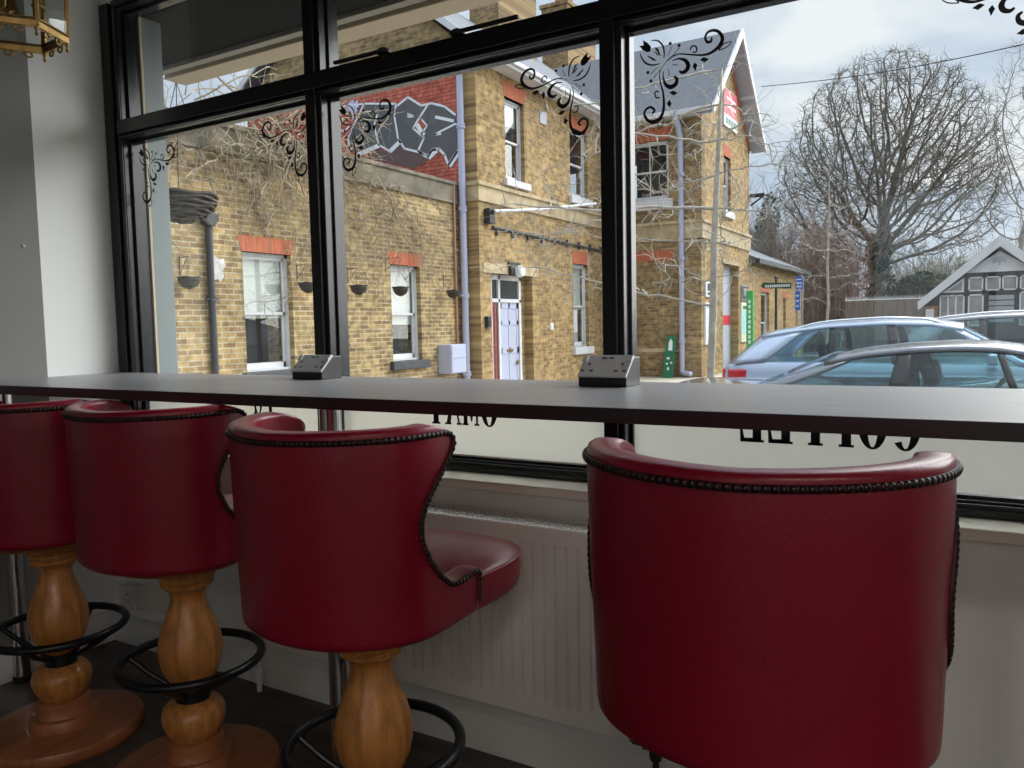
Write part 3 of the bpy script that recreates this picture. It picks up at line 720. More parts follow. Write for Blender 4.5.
# ------------------------------------------------------------------ the station
XL, XM, YM, YW, XG, YG = -9.74, -9.30, 14.43, 21.60, -6.63, 26.90
sb = thing('station_building', 'yellow stock brick Victorian station with slate roofs across the road', 'building', (-9.3, 18, G))
PX = lambda X: (lambda u, z, d: (X+d, u, z))          # wall facing +X
PY = lambda Y: (lambda u, z, d: (u, Y-d, z))          # wall facing -Y
def pbox(mb, P, u0, u1, z0, z1, d0, d1):
    a = P(u0, z0, d0); b = P(u1, z1, d1)
    return mb.box(min(a[0],b[0]), max(a[0],b[0]), min(a[1],b[1]), max(a[1],b[1]), min(a[2],b[2]), max(a[2],b[2]))
def wall(name, P, u0, u1, z0, z1, holes, th, m):
    us = sorted({u0, u1, *[h[0] for h in holes], *[h[1] for h in holes]}); zs = sorted({z0, z1, *[h[2] for h in holes], *[h[3] for h in holes]})
    mb = MB()
    for a, b in zip(us, us[1:]):
        run = None
        for c, d in zip(zs, zs[1:]):
            solid = not any(h[0]-1e-6 <= a and b <= h[1]+1e-6 and h[2]-1e-6 <= c and d <= h[3]+1e-6 for h in holes)
            if solid: pbox(mb, P, a, b, c, d, -th, 0)
    return mb.build(name, m, sb)
def sash(P, u0, u1, z0, z1, blind=None, rec=.10, sill=None, sill_m='white_paint', lint=.24, lint_m='lintel_red', flare=.08, bars=False):
    fw_ = .055; mb = MB(); zm = lerp(z0, z1, .49)
    pbox(mb, P, u0, u0+fw_, z0, z1, -rec-.08, -rec); pbox(mb, P, u1-fw_, u1, z0, z1, -rec-.08, -rec)
    pbox(mb, P, u0, u1, z1-fw_, z1, -rec-.08, -rec); pbox(mb, P, u0, u1, z0, z0+.04, -rec-.08, -rec+.02)
    # upper sash in front, lower behind
    for (a, b, d) in ((zm-.02, z1-fw_, -rec-.025), (z0+.04, zm+.02, -rec-.06)):
        s_ = .045
        pbox(mb, P, u0+fw_, u0+fw_+s_, a, b, d-.03, d); pbox(mb, P, u1-fw_-s_, u1-fw_, a, b, d-.03, d)
        pbox(mb, P, u0+fw_, u1-fw_, b-s_, b, d-.03, d); pbox(mb, P, u0+fw_, u1-fw_, a, a+(s_ if a > z0+.1 else .09), d-.03, d)
        if bars: pbox(mb, P, (u0+u1)/2-.012, (u0+u1)/2+.012, a, b, d-.025, d-.005)
    w = mb.build('window', 'white_paint', sb)
    for (a, b, d) in ((zm+.02, z1-fw_-.04, -rec-.04), (z0+.12, zm-.02, -rec-.075)):
        q = MB(); pbox(q, P, u0+fw_+.04, u1-fw_-.04, a, b, d-.004, d); q.build('pane', 'pane_glass', w)
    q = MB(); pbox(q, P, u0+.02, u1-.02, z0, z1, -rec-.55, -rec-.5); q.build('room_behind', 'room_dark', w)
    if blind:
        q = MB(); zb_ = lerp(z1, z0, blind); k = 0; z = z1-.05
        while z > zb_: pbox(q, P, u0+fw_, u1-fw_, max(z-.036, zb_), z, -rec-.12, -rec-.112 + .006*(k % 2)); z -= .038; k += 1
        q.build('blind', 'blind', w)
    if lint:
        q = MB(); q.prism([P(u0-.01,z1,.006), P(u1+.01,z1,.006), P(u1+flare,z1+lint,.006), P(u0-flare,z1+lint,.006)], V(P(0,0,-.2))-V(P(0,0,0))); q.build('lintel', lint_m, sb)
    if sill:
        q = MB(); pbox(q, P, u0-.10, u1+.14, z0-sill, z0, -rec-.02, .10); q.build('sill', sill_m, sb, bevel=.015)
    return w
E_ = .0
# low range
h1 = (8.40, 9.40, .58, 2.45); h2 = (11.95, 12.88, .58, 2.45)
wall('low_wall', PX(XL), 3.0, YM+.1, G, 3.89, [h1, h2], .35, 'brick_low')
q = MB().box(XL-.35, XL+.03, 3.0, YM-.15, 3.89, 4.27).box(XL-.40, XL+.07, 3.0, YM-.13, 4.25, 4.32).box(XL-.35, XL+.06, 3.0, YM-.15, 3.86, 3.91)
q.build('parapet', 'parapet_stone', sb, bevel=.01)
MB().box(-16.2, XL-.35, 3.0, YM, 3.6, 3.75).build('flat_roof', 'slate', sb)
sash(PX(XL), *h1, blind=.55, sill=.13, sill_m='iron_grey'); sash(PX(XL), *h2, blind=.62, sill=.17, sill_m='iron_grey')
lab(MB().prism([(XL,7.84,1.98),(XL,7.93,2.0),(XL,7.97,1.96),(XL,8.04,2.04),(XL,8.02,2.12),(XL,8.07,2.2),(XL,8.05,2.31),(XL,7.96,2.29),(XL,7.90,2.34),(XL,7.83,2.31)], (.006,0,0)).build('paint_patch', 'patch_white', sb), 'patch of white paint on the brickwork')
# main block, front to the forecourt
d1 = (14.86, 16.78, G+.03, 2.42); u1 = (15.62, 16.50, 4.56, 6.40); u2 = (18.92, 20.0, 4.62, 6.40); g2 = (19.0, 19.95, .62, 2.85)
wall('main_wall', PX(XM), YM, YW, G, 7.0, [d1, u1, u2, g2], .35, 'brick_main')
gable = [(XM-.001, YM, 7.0), (-12.8, YM, 9.95), (-16.3, YM, 7.0)]
q = MB().box(-16.3, XM-.351, YM, YM+.35, G, 3.9).prism([(p[0], p[1], p[2]) for p in [(XM-.001,YM,6.85),(XM-.001,YM,7.0),(-12.8,YM,9.95),(-16.3,YM,7.0),(-16.3,YM,6.85)]], (0,.35,0)).build('side_wall', 'brick_wing', sb)
lab(MB().box(-16.3, -9.72, YM-.006, YM+.35, 3.9, 6.85).build('painted_wall', 'brick_red', sb), 'brick painted red above the low range')
MB().box(-9.72, XM-.351, YM, YM+.35, 3.9, 6.85).build('side_wall', 'brick_wing', sb)
q = MB().box(XM-.45, XM+.05, YM-.05, YW, 3.92, 4.27).box(XM-.45, XM+.10, YM-.10, YW, 4.25, 4.33)
q.build('string_course', 'stone', sb, bevel=.01)
# roof of the main block
def slab(a, b, c, d, t): # four corners of the upper face
    n_ = (V(b)-V(a)).cross(V(d)-V(a)).normalized(); n_ = n_ if n_.z > 0 else -n_
    return MB().prism([a, b, c, d], n_*-t)
slab((XM+.38,YM-.3,6.98),(XM+.38,24.0,6.98),(-12.8,24.0,10.05),(-12.8,YM-.3,10.05),.09).build('roof', 'slate', sb)
slab((-16.7,YM-.3,6.98),(-16.7,24.0,6.98),(-12.8,24.0,10.05),(-12.8,YM-.3,10.05),.09).build('roof', 'slate', sb)
MB().box(XM-.02, XM+.34, YM-.3, YW, 6.86, 6.90).build('eaves_soffit', 'white_paint', sb)
MB().box(XM+.32, XM+.40, YM-.3, YW-.4, 6.86, 7.02).box(XM+.40, XM+.48, YM-.3, YW-.4, 6.93, 7.02).build('gutter', 'white_paint', sb, bevel=.01)
q = MB()
for s_, xe in ((1, XM+.40), (-1, -16.7)): q.prism([(xe,YM-.3,6.86),(xe,YM-.3,7.02),(-12.8,YM-.3,10.08),(-12.8,YM-.3,9.86)], (0,-.05,0))
q.build('bargeboard', 'white_paint', sb)
for (xx, ya, yb, zt) in ((-12.6, 20.1, 22.4, 12.4), (-12.8, 25.0, 27.3, 12.2)):
    q = MB().box(xx-.5, xx+.5, ya, yb, 8.6, zt).box(xx-.58, xx+.58, ya-.08, yb+.08, zt-.35, zt-.2).box(xx-.56, xx+.56, ya-.06, yb+.06, zt, zt+.12)
    q.build('chimney', 'brick_wing', sb)
    for i in range(3): MB().lathe([(.001,zt+.1),(.17,zt+.1),(.15,zt+.2),(.13,zt+.55),(.16,zt+.6),(.001,zt+.6)], (xx, lerp(ya,yb,(i+.5)/3), 0), 14).build('chimney_pot', 'lintel_red', sb)
sash(PX(XM), *u1, sill=.16, lint=.34, flare=.10, blind=.3); sash(PX(XM), *u2, sill=.2, lint=.30, flare=.10); sash(PX(XM), *g2, sill=.2, lint=.34, flare=.05, blind=.55)
lab(MB().box(XM-.02, XM+.02, 17.28, 17.62, 6.15, 6.45).build('air_vent', 'grey_paint', sb), 'grey air vent')
# entrance recess
P = PX(XM); q = MB()
pbox(q, P, 14.56, 17.05, 2.40, 2.62, -.1, .015); q.build('door_lintel', 'stone', sb)
q = MB(); pbox(q, P, 16.76, 16.78, G, 2.42, -.9, 0); pbox(q, P, 14.86, 14.88, G, 2.42, -.9, 0); pbox(q, P, 14.86, 16.78, 2.40, 2.42, -.9, 0); q.build('recess_lining', 'brick_main', sb)
rc = -.16
dr = MB(); z0 = G+.12
pbox(dr, P, 15.10, 15.17, z0, 2.40, rc-.1, rc); pbox(dr, P, 15.44, 15.53, z0, 2.40, rc-.1, rc); pbox(dr, P, 16.38, 16.48, z0, 2.40, rc-.1, rc)
pbox(dr, P, 14.86, 16.48, 2.28, 2.40, rc-.1, rc); pbox(dr, P, 14.86, 16.48, 1.765, 1.85, rc-.1, rc); pbox(dr, P, 14.86, 16.78, G, z0, -.5, -.02)
dfr = dr.build('door_frame', 'white_paint', sb, bevel=.01)
q = MB(); pbox(q, P, 15.17, 15.44, 1.85, 2.28, rc-.06, rc-.055); pbox(q, P, 15.53, 16.38, 1.85, 2.28, rc-.06, rc-.055); q.build('fanlight', 'win_dark', dfr)
q = MB(); pbox(q, P, 16.48, 16.78, G, 2.40, rc-.15, rc-.05); q.build('recess_wall', 'brick_main', sb)
def panel_door(u0, u1, z0, z1, d, m, panels, label):
    q = MB(); pbox(q, P, u0, u1, z0, z1, d-.05, d-.012)
    st_ = .09*(u1-u0)/.85
    us = [u0+st_, (u0+u1)/2-st_*.4, (u0+u1)/2+st_*.4, u1-st_]
    pbox(q, P, u0, us[0], z0, z1, d-.02, d); pbox(q, P, us[3], u1, z0, z1, d-.02, d); pbox(q, P, us[1], us[2], z0, z1, d-.02, d)
    for a, b in panels: pbox(q, P, u0, u1, lerp(z0,z1,a), lerp(z0,z1,b), d-.02, d)
    return lab(q.build('door', m, sb, bevel=.004), label)
dd = panel_door(15.53, 16.38, z0, 1.765, rc-.03, 'lilac_paint', ((0,.09),(.40,.48),(.74,.79),(.93,1)), 'pale lilac panelled front door')
q = MB(); pbox(q, P, 15.82, 16.09, .62, .68, rc-.03, rc-.018); q.build('letter_plate', 'brass', dd)
q = MB(); pbox(q, P, 16.26, 16.30, .30, .40, rc-.03, rc+.01); q.build('door_handle', 'brass', dd)
panel_door(15.17, 15.44, z0, 1.765, rc-.03, 'maroon_paint', ((0,.08),(.25,.28),(.5,.53),(.74,.77),(.95,1)), 'narrow dark maroon side door leaf')
# wing
w1 = (-8.75, -7.55, 4.70, 6.34)
wall('wing_wall', PY(YW), -9.3, XG, G, 7.0, [w1], .35, 'brick_wing')
sash(PY(YW), *w1, sill=.28, lint=.36, flare=.16, bars=True)
q = MB(); P = PY(YW); pbox(q, P, -9.2, -7.32, 2.99, 3.28, -.1, .006); q.build('lintel', 'lintel_red', sb)
q = MB(); pbox(q, P, -9.2, -7.42, .38, .50, -.1, .012); q.build('lintel', 'stone', sb)
q = MB().box(-9.3, XG+.05, YW-.05, YW+.2, 3.55, 3.98).box(XG-.2, XG+.05, YW+.2, YG, 3.55, 3.98).box(-9.3, XG+.10, YW-.10, YW+.2, 3.98, 4.06).box(XG-.2, XG+.10, YW+.2, YG, 3.98, 4.06)
q.build('string_course', 'stone', sb)
q = MB().box(-7.42, -6.66, YW-.035, YW, G, 3.55); q.box(-7.42, XG+.03, YW-.035, YW+.0, 4.06, 6.9)
q.build('pier', 'brick_wing', sb)
GP = PX(XG); gw = (23.86, 24.66, 4.55, 6.18); gd = (23.75, 25.55, G+.03, 2.97)
wall('gable_wall', GP, YW+.35, YG, G, 7.0, [gw, gd], .35, 'brick_gable')
MB().prism([(XG,YW,7.0),(XG,YG,7.0),(XG,24.25,9.55)], (-.35,0,0)).build('gable_wall', 'brick_gable', sb)
sash(GP, *gw, sill=.2, lint=.34, flare=.08)
q = MB()
for ya, yb in ((YW+.02, 24.25), (YG-.02, 24.25)): q.prism([(XG+.03,ya,6.75),(XG+.03,ya,7.02),(XG+.03,yb,9.55),(XG+.03,yb,9.25)], (-.1,0,0))
q.build('verge_course', 'lintel_red', sb)
slab((XG+.45,YW-.35,6.95),(XG+.45,24.25,9.85),(-16,24.25,9.85),(-16,YW-.35,6.95),.09).build('roof', 'slate', sb)
slab((XG+.45,YG+.35,6.95),(XG+.45,24.25,9.85),(-16,24.25,9.85),(-16,YG+.35,6.95),.09).build('roof', 'slate', sb)
q = MB()
for ya in (YW-.35, YG+.35): q.prism([(XG+.42,ya,6.78),(XG+.42,ya,6.99),(XG+.42,24.25,9.88),(XG+.42,24.25,9.62)], (.06,0,0))
q.build('bargeboard', 'white_paint', sb)
q = MB()
for ya in (YW-.30, YG+.30): q.prism([(XG,ya,6.80),(XG,ya,6.84),(XG,24.25,9.70),(XG,24.25,9.66)], (.43,0,0))
q.build('verge_soffit', 'grey_paint', sb)
for t in (.12, .5, .85):
    q = MB(); y = lerp(YG+.28, 24.25, t); z = lerp(6.82, 9.64, t); q.bar((XG+.0,y,z),(XG+.43,y,z), .12, .10); q.build('purlin_end', 'white_paint', sb)
MB().box(-9.0, XG+.40, YW-.40, YW-.30, 6.86, 7.0).box(-9.0, XG+.0, YW-.30, YW, 6.84, 6.88).build('gutter', 'white_paint', sb, bevel=.01)
# ticket hall doorway in the gable
q = MB(); pbox(q, GP, *gd, -.30, -.25); gdo = lab(q.build('door', 'grey_paint', sb), 'tall pale grey doors')
q = MB(); pbox(q, GP, 24.0, 25.45, 1.12, 1.42, -.25, -.242); lab(q.build('notice', 'sign_red', gdo), 'red notice strip')
q = MB(); pbox(q, GP, gd[0]-.1, gd[1]+.1, gd[3], gd[3]+.12, -.1, .04); q.build('door_lintel', 'stone', sb)
# low range beyond
XE = XG
eh = [(28.6, 29.9, .1, 2.25), (32.2, 32.8, .3, 2.1)]
wall('extension_wall', PX(XE), YG+.001, 36, G, 3.2, eh, .3, 'brick_gable')
sash(PX(XE), *eh[0], lint=.25); sash(PX(XE), *eh[1], lint=.25)
slab((XE+.3,YG,3.3),(XE+.3,36.3,3.3),(-9.0,36.3,4.5),(-9.0,YG,4.5),.09).build('roof', 'slate', sb)
MB().box(XE+.22, XE+.36, YG, 36.3, 3.14, 3.3).build('gutter', 'iron_grey', sb)
MB().box(-12, XE-.3, 35.7, 36, G, 3.3).build('extension_wall', 'brick_wing', sb)
MB().box(XG+.0, XG+.5, YG-.02, YG+.04, 5.30, 5.42).bar((XG+.05,YG+.02,5.05),(XG+.45,YG+.02,5.32),.05,.05).build('bracket_lamp', 'iron_black', sb)

# ------------------------------------------------------------------ pipes and fittings on the station
def downpipe(name, path, r, m, label, collars, P0, extra=None):
    t = thing(name, label, 'drainpipe', P0)
    MB().tube(path, r, 14).build('pipe', m, t, smooth='auto')
    for c in collars: MB().lathe([(.001,c-.05),(r*1.3,c-.05),(r*1.3,c-.02),(r*1.15,c),(r*1.3,c+.02),(r*1.3,c+.05),(.001,c+.05)], (path[0][0] if c > -9 else 0, path[0][1], 0), 14).box(path[0][0]-.02, path[0][0]+.02, path[0][1]-r*2, path[0][1]+r*2, c-.012, c+.012).build('collar', m, t)
    if extra: extra(t)
    return t
downpipe('downpipe', [(-9.60,14.28,G),(-9.60,14.28,7.4)], .075, 'lilac_paint', 'pale lilac downpipe running up the inner corner of the station beside the graffiti', [.2,1.9,3.75,5.5], (-9.6,14.28,G))
downpipe('downpipe', [(-7.14,21.46,-.05),(-7.16,21.46,6.3),(-7.2,21.40,6.62),(-7.22,21.26,6.8),(-7.22,21.26,7.0)], .075, 'lilac_paint', 'pale grey downpipe on the end wing to the left of the slim street tree', [.7,3.0,5.3], (-7.14,21.46,G),
    lambda t: MB().tube(smooth_path([(-7.14,21.46,0),(-7.14,21.45,-.14),(-7.05,21.40,-.2),(-6.85,21.32,-.21)]), .072, 12).build('shoe', 'lilac_paint', t, smooth=True))
def hopper(t):
    MB().prism([(XL,7.62,2.94),(XL,7.90,2.94),(XL,7.90,2.85),(XL,7.82,2.76),(XL,7.70,2.76),(XL,7.62,2.85)], (.13,0,0)).build('hopper_head', 'iron_grey', t, bevel=.01)
downpipe('downpipe', [(XL+.06,7.76,G),(XL+.06,7.76,2.8)], .05, 'iron_grey', 'dark grey downpipe with hopper head on the low brick wall left of sash window', [.3,1.7], (XL+.06,7.76,G), hopper)
cp = MB().tube([(XL+.04,14.10,.24),(XL+.04,14.10,4.25)], .022, 8).tube([(XL+.04,13.9,.26),(XL+.04,14.10,.26)], .02, 8)
tag(cp.build('copper_pipe', 'copper', None, off=(XL,14.1,.24)), 'thin copper coloured pipe rising from the lilac boiler cabinet', 'pipe')
bc = thing('meter_cabinet', 'pale lilac metal cabinet on brick wall beside the corner downpipe', 'cabinet', (XL,13.6,.25))
MB().box(XL, XL+.33, 13.42, 13.98, .25, .86).build('case', 'lilac_paint', bc, bevel=.01)
MB().box(XL+.33, XL+.345, 13.44, 13.96, .27, .56).box(XL+.33, XL+.345, 13.44, 13.96, .575, .84).build('door', 'lilac_paint', bc, bevel=.004)
lp = thing('wall_lamp', 'black and white bulkhead lamp on the stone lintel above lilac door', 'lamp', (XM,15.9,2.5))
MB().box(XM, XM+.1, 15.62, 16.05, 2.38, 2.68).build('backplate', 'iron_black', lp, bevel=.01)
MB().lathe([(.001,XM+.1),(.13,XM+.1),(.14,XM+.16),(.11,XM+.24),(.001,XM+.27)], (0,15.9,2.47), 18, 'x').build('lens', 'sign_white', lp, smooth='auto')
cm = thing('flag_pole', 'white pole jutting from black bracket on the corner of the station', 'pole', (XM,14.85,3.7))
MB().obox((XM+.08,14.75,3.62),(.08,0,0),(0,.11,0),(0,0,.16)).lathe([(.001,XM+.1),(.05,XM+.1),(.05,XM+.22),(.001,XM+.22)], (0,14.75,3.70), 12, 'x').build('bracket', 'iron_black', cm, bevel=.01)
MB().tube([(XM+.18,14.78,3.72),(XM+.35,16.6,3.95),(XM+.6,19.2,4.38)], .035, 10).build('pole', 'white_paint', cm, smooth='auto')
cn = MB().tube([(XM+.04,14.95,3.40),(XM+.04,20.9,3.30)], .035, 8)
for i in range(9): cn.box(XM, XM+.06, 15.1+i*.7, 15.16+i*.7, 3.24, 3.42)
tag(cn.build('cable_conduit', 'iron_grey', None, off=(XM,17.9,3.35)), 'dark cable conduit running along the station wall above the lilac door', 'cable')
for y, z, r_, lb in ((14.65,1.32,.07,'small dark box on the brick pier left of maroon door'),):
    tag(MB().box(XM,XM+.09,y-r_,y+r_,z-.12,z+.12).box(XM+.09,XM+.10,y-r_*.6,y+r_*.6,z-.08,z+.04).build('door_entry_box', 'iron_black', None, off=(XM,y,z), bevel=.01), lb, 'entry phone')
tag(MB().box(XM,XM+.03,17.62,17.78,1.10,1.28).box(XM+.03,XM+.05,17.66,17.74,1.14,1.24).build('bell_box', 'sign_white', None, off=(XM,17.7,1.2), bevel=.008), 'small white box on brick wall right of the lilac door', 'box')
for (y, lb, hg, off) in ((7.50,'small brown hanging basket on the brick wall left of dark downpipe',.28,.19),(9.80,'small brown hanging basket on the brick wall just left of the left mullion',.3,.25),(11.03,'small brown hanging basket on the brick wall between the two lower sash windows',.3,.25),(12.20,'small brown hanging basket on chains in front of lower sash window',.55,.35),(13.97,'small brown hanging basket on the brick wall beside the lilac downpipe',.3,.25)):
    hanging_basket((XL+off, y-off*1.15, 1.99), .155, .16, lb, hang=hg, bracket=(XL+.01, y-off*1.15), group='hanging baskets on the low brick wall')

# graffiti on the painted wall
GRA= [[(-12.89,5.74),(-12.37,6.44),(-11.43,6.29),(-11.49,6.03),(-11.4,5.5),(-11.63,5.25),(-11.99,5.47),(-12.59,5.3),(-12.85,5.51)],[(-11.44,6.16),(-11.39,6.24),(-11.09,6.38),(-10.73,6.14),(-10.56,6.11),(-10.78,5.89),(-10.97,5.68),(-10.67,5.43),(-10.83,5.14),(-11.23,5.27),(-11.4,5.5),(-11.48,5.93)],[(-10.76,5.94),(-10.56,6.11),(-10.43,6.14),(-10.1,6.02),(-9.82,5.8),(-9.76,5.54),(-9.78,5.03),(-10.04,4.76),(-10.13,4.99),(-10.28,5.14),(-10.47,5.13),(-10.6,4.98),(-10.85,5.17),(-10.66,5.43),(-10.75,5.61),(-10.58,5.69),(-10.72,5.83)]]
GRB= [[(-12.36,5.2),(-11.97,5.36),(-11.66,5.23),(-11.38,5.39),(-11.23,5.27),(-10.81,5.13),(-10.6,4.98),(-10.73,4.86),(-11.04,4.81)]]
GRL= [[(-12.92,6.48),(-12.7,6.59),(-12.66,6.5),(-12.56,6.57),(-12.52,6.33),(-12.64,6.28),(-12.72,6.11),(-12.84,6.27)]]
GRW= [([(-12.89,5.74),(-12.37,6.44),(-11.43,6.29)],0.031),([(-11.43,6.29),(-11.49,6.03),(-11.4,5.5),(-11.23,5.27),(-10.81,5.13),(-10.64,5.05)],0.035),([(-11.39,6.24),(-11.09,6.38),(-10.73,6.14),(-10.43,6.14),(-10.1,6.02),(-9.82,5.8)],0.035),([(-10.56,6.11),(-10.78,5.89),(-10.97,5.68),(-10.67,5.43),(-10.85,5.17),(-10.6,4.98)],0.035),([(-10.72,5.83),(-10.58,5.68),(-10.73,5.53)],0.028),([(-10.85,5.73),(-10.69,5.5)],0.076),([(-11.99,6.12),(-12.09,5.91),(-12.03,5.65),(-11.97,5.45)],0.035),([(-11.97,5.43),(-12.59,5.31)],0.076),([(-11.97,5.45),(-11.65,5.26)],0.031),([(-11.63,5.27),(-11.35,5.44)],0.076),([(-10.6,4.98),(-10.47,5.13),(-10.28,5.14),(-10.13,4.99),(-10.04,4.76),(-9.78,5.03)],0.041),([(-10.54,5.01),(-10.38,5.11)],0.104),([(-10.34,5.83),(-9.88,5.68)],0.048),([(-9.82,5.61),(-10.39,5.46),(-10.22,5.45)],0.031),([(-11.11,6.03),(-11.1,5.95),(-10.91,5.92),(-11.11,6.02)],0.024),([(-9.99,4.75),(-9.78,4.98)],0.083),([(-13.33,6.26),(-13.02,6.48),(-12.37,6.44)],0.028),([(-13.29,6.01),(-13.0,5.9),(-12.85,5.99)],0.031),([(-12.89,5.74),(-12.87,5.55)],0.035)]
gf = thing('graffiti', 'dark grey block letter graffiti with white outlines on red painted brick', 'graffiti', (-11.5, YM-.012, 5.4))
def polys(L, m, name, y):
    mb = MB()
    for p in L: mb.add([(q[0], y, q[1]) for q in p], [tuple(range(len(p)))])
    return mb.build(name, m, gf, solid=.002, fix=False)
polys(GRB, 'graffiti_brown', 'shadow_fill', YM-.011)
polys(GRA, 'graffiti_grey', 'letter_fill', YM-.014)
polys(GRL, 'graffiti_lilac', 'lilac_flash', YM-.018)
mb = MB()
for pts, w in GRW:
    for (a, b) in zip(pts, pts[1:]):
        a_, b_ = V((a[0], YM-.020, a[1])), V((b[0], YM-.020, b[1])); d = (b_-a_).normalized(); mb.bar(a_-d*w*.4, b_+d*w*.4, .004, w*.95, up=(0,1,0)) if False else None
        nn = V((-d.z, 0, d.x))*w*.68; e_ = d*w*.35
        mb.add([a_-e_+nn, b_+e_+nn, b_+e_-nn, a_-e_-nn], [(0,1,2,3)])
mb.build('white_outline', 'graffiti_white', gf, solid=.002, fix=False)

# ------------------------------------------------------------------ signs about the station
def sign(name, label, loc): return thing(name, label, 'sign', loc)
s = sign('gable_sign', 'red sign with white double arrow over white strip, high on the station gable', (XG, 24.5, 7.5))
MB().box(XG, XG+.05, 23.75, 25.22, 7.05, 8.15).build('board', 'sign_white', s)
rb = MB().box(XG+.05, XG+.056, 23.77, 25.20, 7.42, 8.13).build('red_panel', 'sign_red', s)
ar = MB(); X_ = XG+.062
def yz(pts): ar.add([(X_, 24.5+p[0], 7.78+p[1]) for p in pts], [tuple(range(len(pts)))])
yz([(-.5,.08),(.5,.08),(.5,.15),(-.5,.15)]); yz([(-.5,-.15),(.5,-.15),(.5,-.08),(-.5,-.08)])
yz([(-.05,.15),(.06,.15),(-.22,.31),(-.33,.31)]); yz([(.05,-.15),(-.06,-.15),(.22,-.31),(.33,-.31)]); yz([(.12,.08),(.24,.08),(-.12,-.08),(-.24,-.08)])
ar.build('double_arrow', 'sign_white', rb, solid=.003, fix=False)
tx = MB()
for i in range(7): tx.box(XG+.05, XG+.056, 23.9+i*.18, 24.02+i*.18, 7.14, 7.32)
tx.build('lettering', 'sign_green', s)
def poster(name, label, y0, y1, z0, z1, m, bands, cat='poster', P=GP):
    t = thing(name, label, cat, P((y0+y1)/2, (z0+z1)/2, 0))
    q = MB(); pbox(q, P, y0, y1, z0, z1, 0, .05); q.build('frame', m, t)
    q = MB(); pbox(q, P, y0+.05, y1-.05, z0+.05, z1-.05, .05, .055); pp = q.build('sheet', bands[0], t)
    for b0, b1, a0, a1, mm, nm in bands[1:]:
        q = MB(); pbox(q, P, lerp(y0+.05,y1-.05,b0), lerp(y0+.05,y1-.05,b1), lerp(z0,z1,a0), lerp(z0,z1,a1), .055, .058); q.build(nm, mm, pp)
    return t
poster('notice_board', 'tall white notice board with cyan header on brick corner behind the slim tree', 21.85, 22.72, .58, 1.76, 'sign_white', ['sign_white', (.05,.95,.86,.95,'sign_cyan','header'), (.1,.9,.62,.66,'sign_cyan','text_line'), (.1,.9,.5,.53,'sign_cyan','text_line'), (.1,.9,.4,.43,'sign_cyan','text_line'), (.1,.6,.3,.33,'sign_cyan','text_line')])
poster('wall_notice', 'small dark and white notice above the tall notice board', 21.9, 22.65, 1.93, 2.35, 'sign_white', ['sign_white', (.08,.5,.4,.9,'sign_black','emblem'), (.55,.95,.15,.6,'sign_black','emblem'), (.1,.4,.12,.3,'sign_black','text_line')])
poster('notice_board', 'yellow and white poster board beside green totem at the station doors', 25.75, 26.75, .55, 1.82, 'sign_white', ['sign_cream', (.1,.9,.2,.8,'sign_cyan','map_panel'), (.1,.6,.84,.92,'sign_green','text_line')])
poster('wall_notice', 'small grey framed notice above the yellow poster board', 25.8, 26.6, 1.9, 2.4, 'sign_steel', ['sign_black', (.2,.8,.3,.8,'sign_steel','emblem')])
t = thing('totem_sign', 'bright green upright totem sign with white lettering near the station doors', 'sign', (-5.88, 24.0, G))
MB().box(-5.98,-5.79,23.93,24.07,G,2.12).build('panel', 'totem_green', t, bevel=.01)
q = MB()
for i in range(9): q.box(-5.92,-5.85,23.924,23.93,.55+i*.15,.65+i*.15)
q.build('lettering', 'sign_white', t)
t = thing('finger_post', 'black post carrying dark green finger board with pale lettering', 'signpost', (-5.56, 26.0, G))
MB().tube([(-5.56,26,G),(-5.56,26,2.52)], .04, 10).lathe([(.001,2.52),(.06,2.54),(.06,2.60),(.001,2.67)], (-5.56,26,0), 12).build('post', 'iron_black', t, smooth='auto')
fb = MB().prism([(-6.02,25.93,2.34),(-5.95,25.93,2.26),(-5.08,25.93,2.21),(-5.08,25.93,2.40),(-5.95,25.93,2.44)], (0,.06,0)).build('finger_board', 'sign_dark_green', t)
q = MB()
for i in range(11): q.box(-5.88+i*.07,-5.835+i*.07,25.925,25.93,2.28,2.36)
q.build('lettering', 'sign_white', fb)
t = thing('bus_stop_sign', 'blue upright direction sign on two grey posts right of finger board', 'sign', (-5.6, 30.0, G))
for x in (-5.68, -5.49): MB().tube([(x,30,G),(x,30,2.8)], .035, 8).build('post', 'sign_steel', t, smooth='auto')
for z0, z1 in ((2.33,2.80),(1.58,2.27)):
    b_ = MB().box(-5.72,-5.46 if z0 > 2 else -5.56,29.93,29.965,z0,z1).build('panel', 'sign_blue', t, bevel=.006)
    q = MB()
    for i in range(3): q.box(-5.69,-5.50 if z0 > 2 else -5.60,29.924,29.93,lerp(z0,z1,.18+i*.27),lerp(z0,z1,.26+i*.27))
    q.build('lettering', 'sign_white', b_)
t = thing('pavement_sign', 'dark green leaning board with white arrow and marks by the pale grey downpipe', 'sign', (-7.42, 21.2, G))
MB().prism([(-7.62,21.10,G),(-7.30,21.10,G),(-7.28,21.34,.86),(-7.55,21.34,.86)], (0,.05,0)).build('board', 'sign_green', t, bevel=.01)
q = MB(); ln_ = lambda z: 21.10+.24*(z-G)/1.21-.006
for pts in ([(-7.47,.45),(-7.36,.45),(-7.36,.68),(-7.415,.78),(-7.47,.68)], [(-7.5,.2),(-7.42,.2),(-7.42,.26),(-7.5,.26)], [(-7.39,.08),(-7.34,.08),(-7.34,.13),(-7.39,.13)], [(-7.52,.05),(-7.46,.05),(-7.46,.1),(-7.52,.1)], [(-7.48,-.1),(-7.42,-.1),(-7.42,-.02),(-7.48,-.02)]):
    q.add([(p[0], ln_(p[1]), p[1]) for p in pts], [tuple(range(len(pts)))])
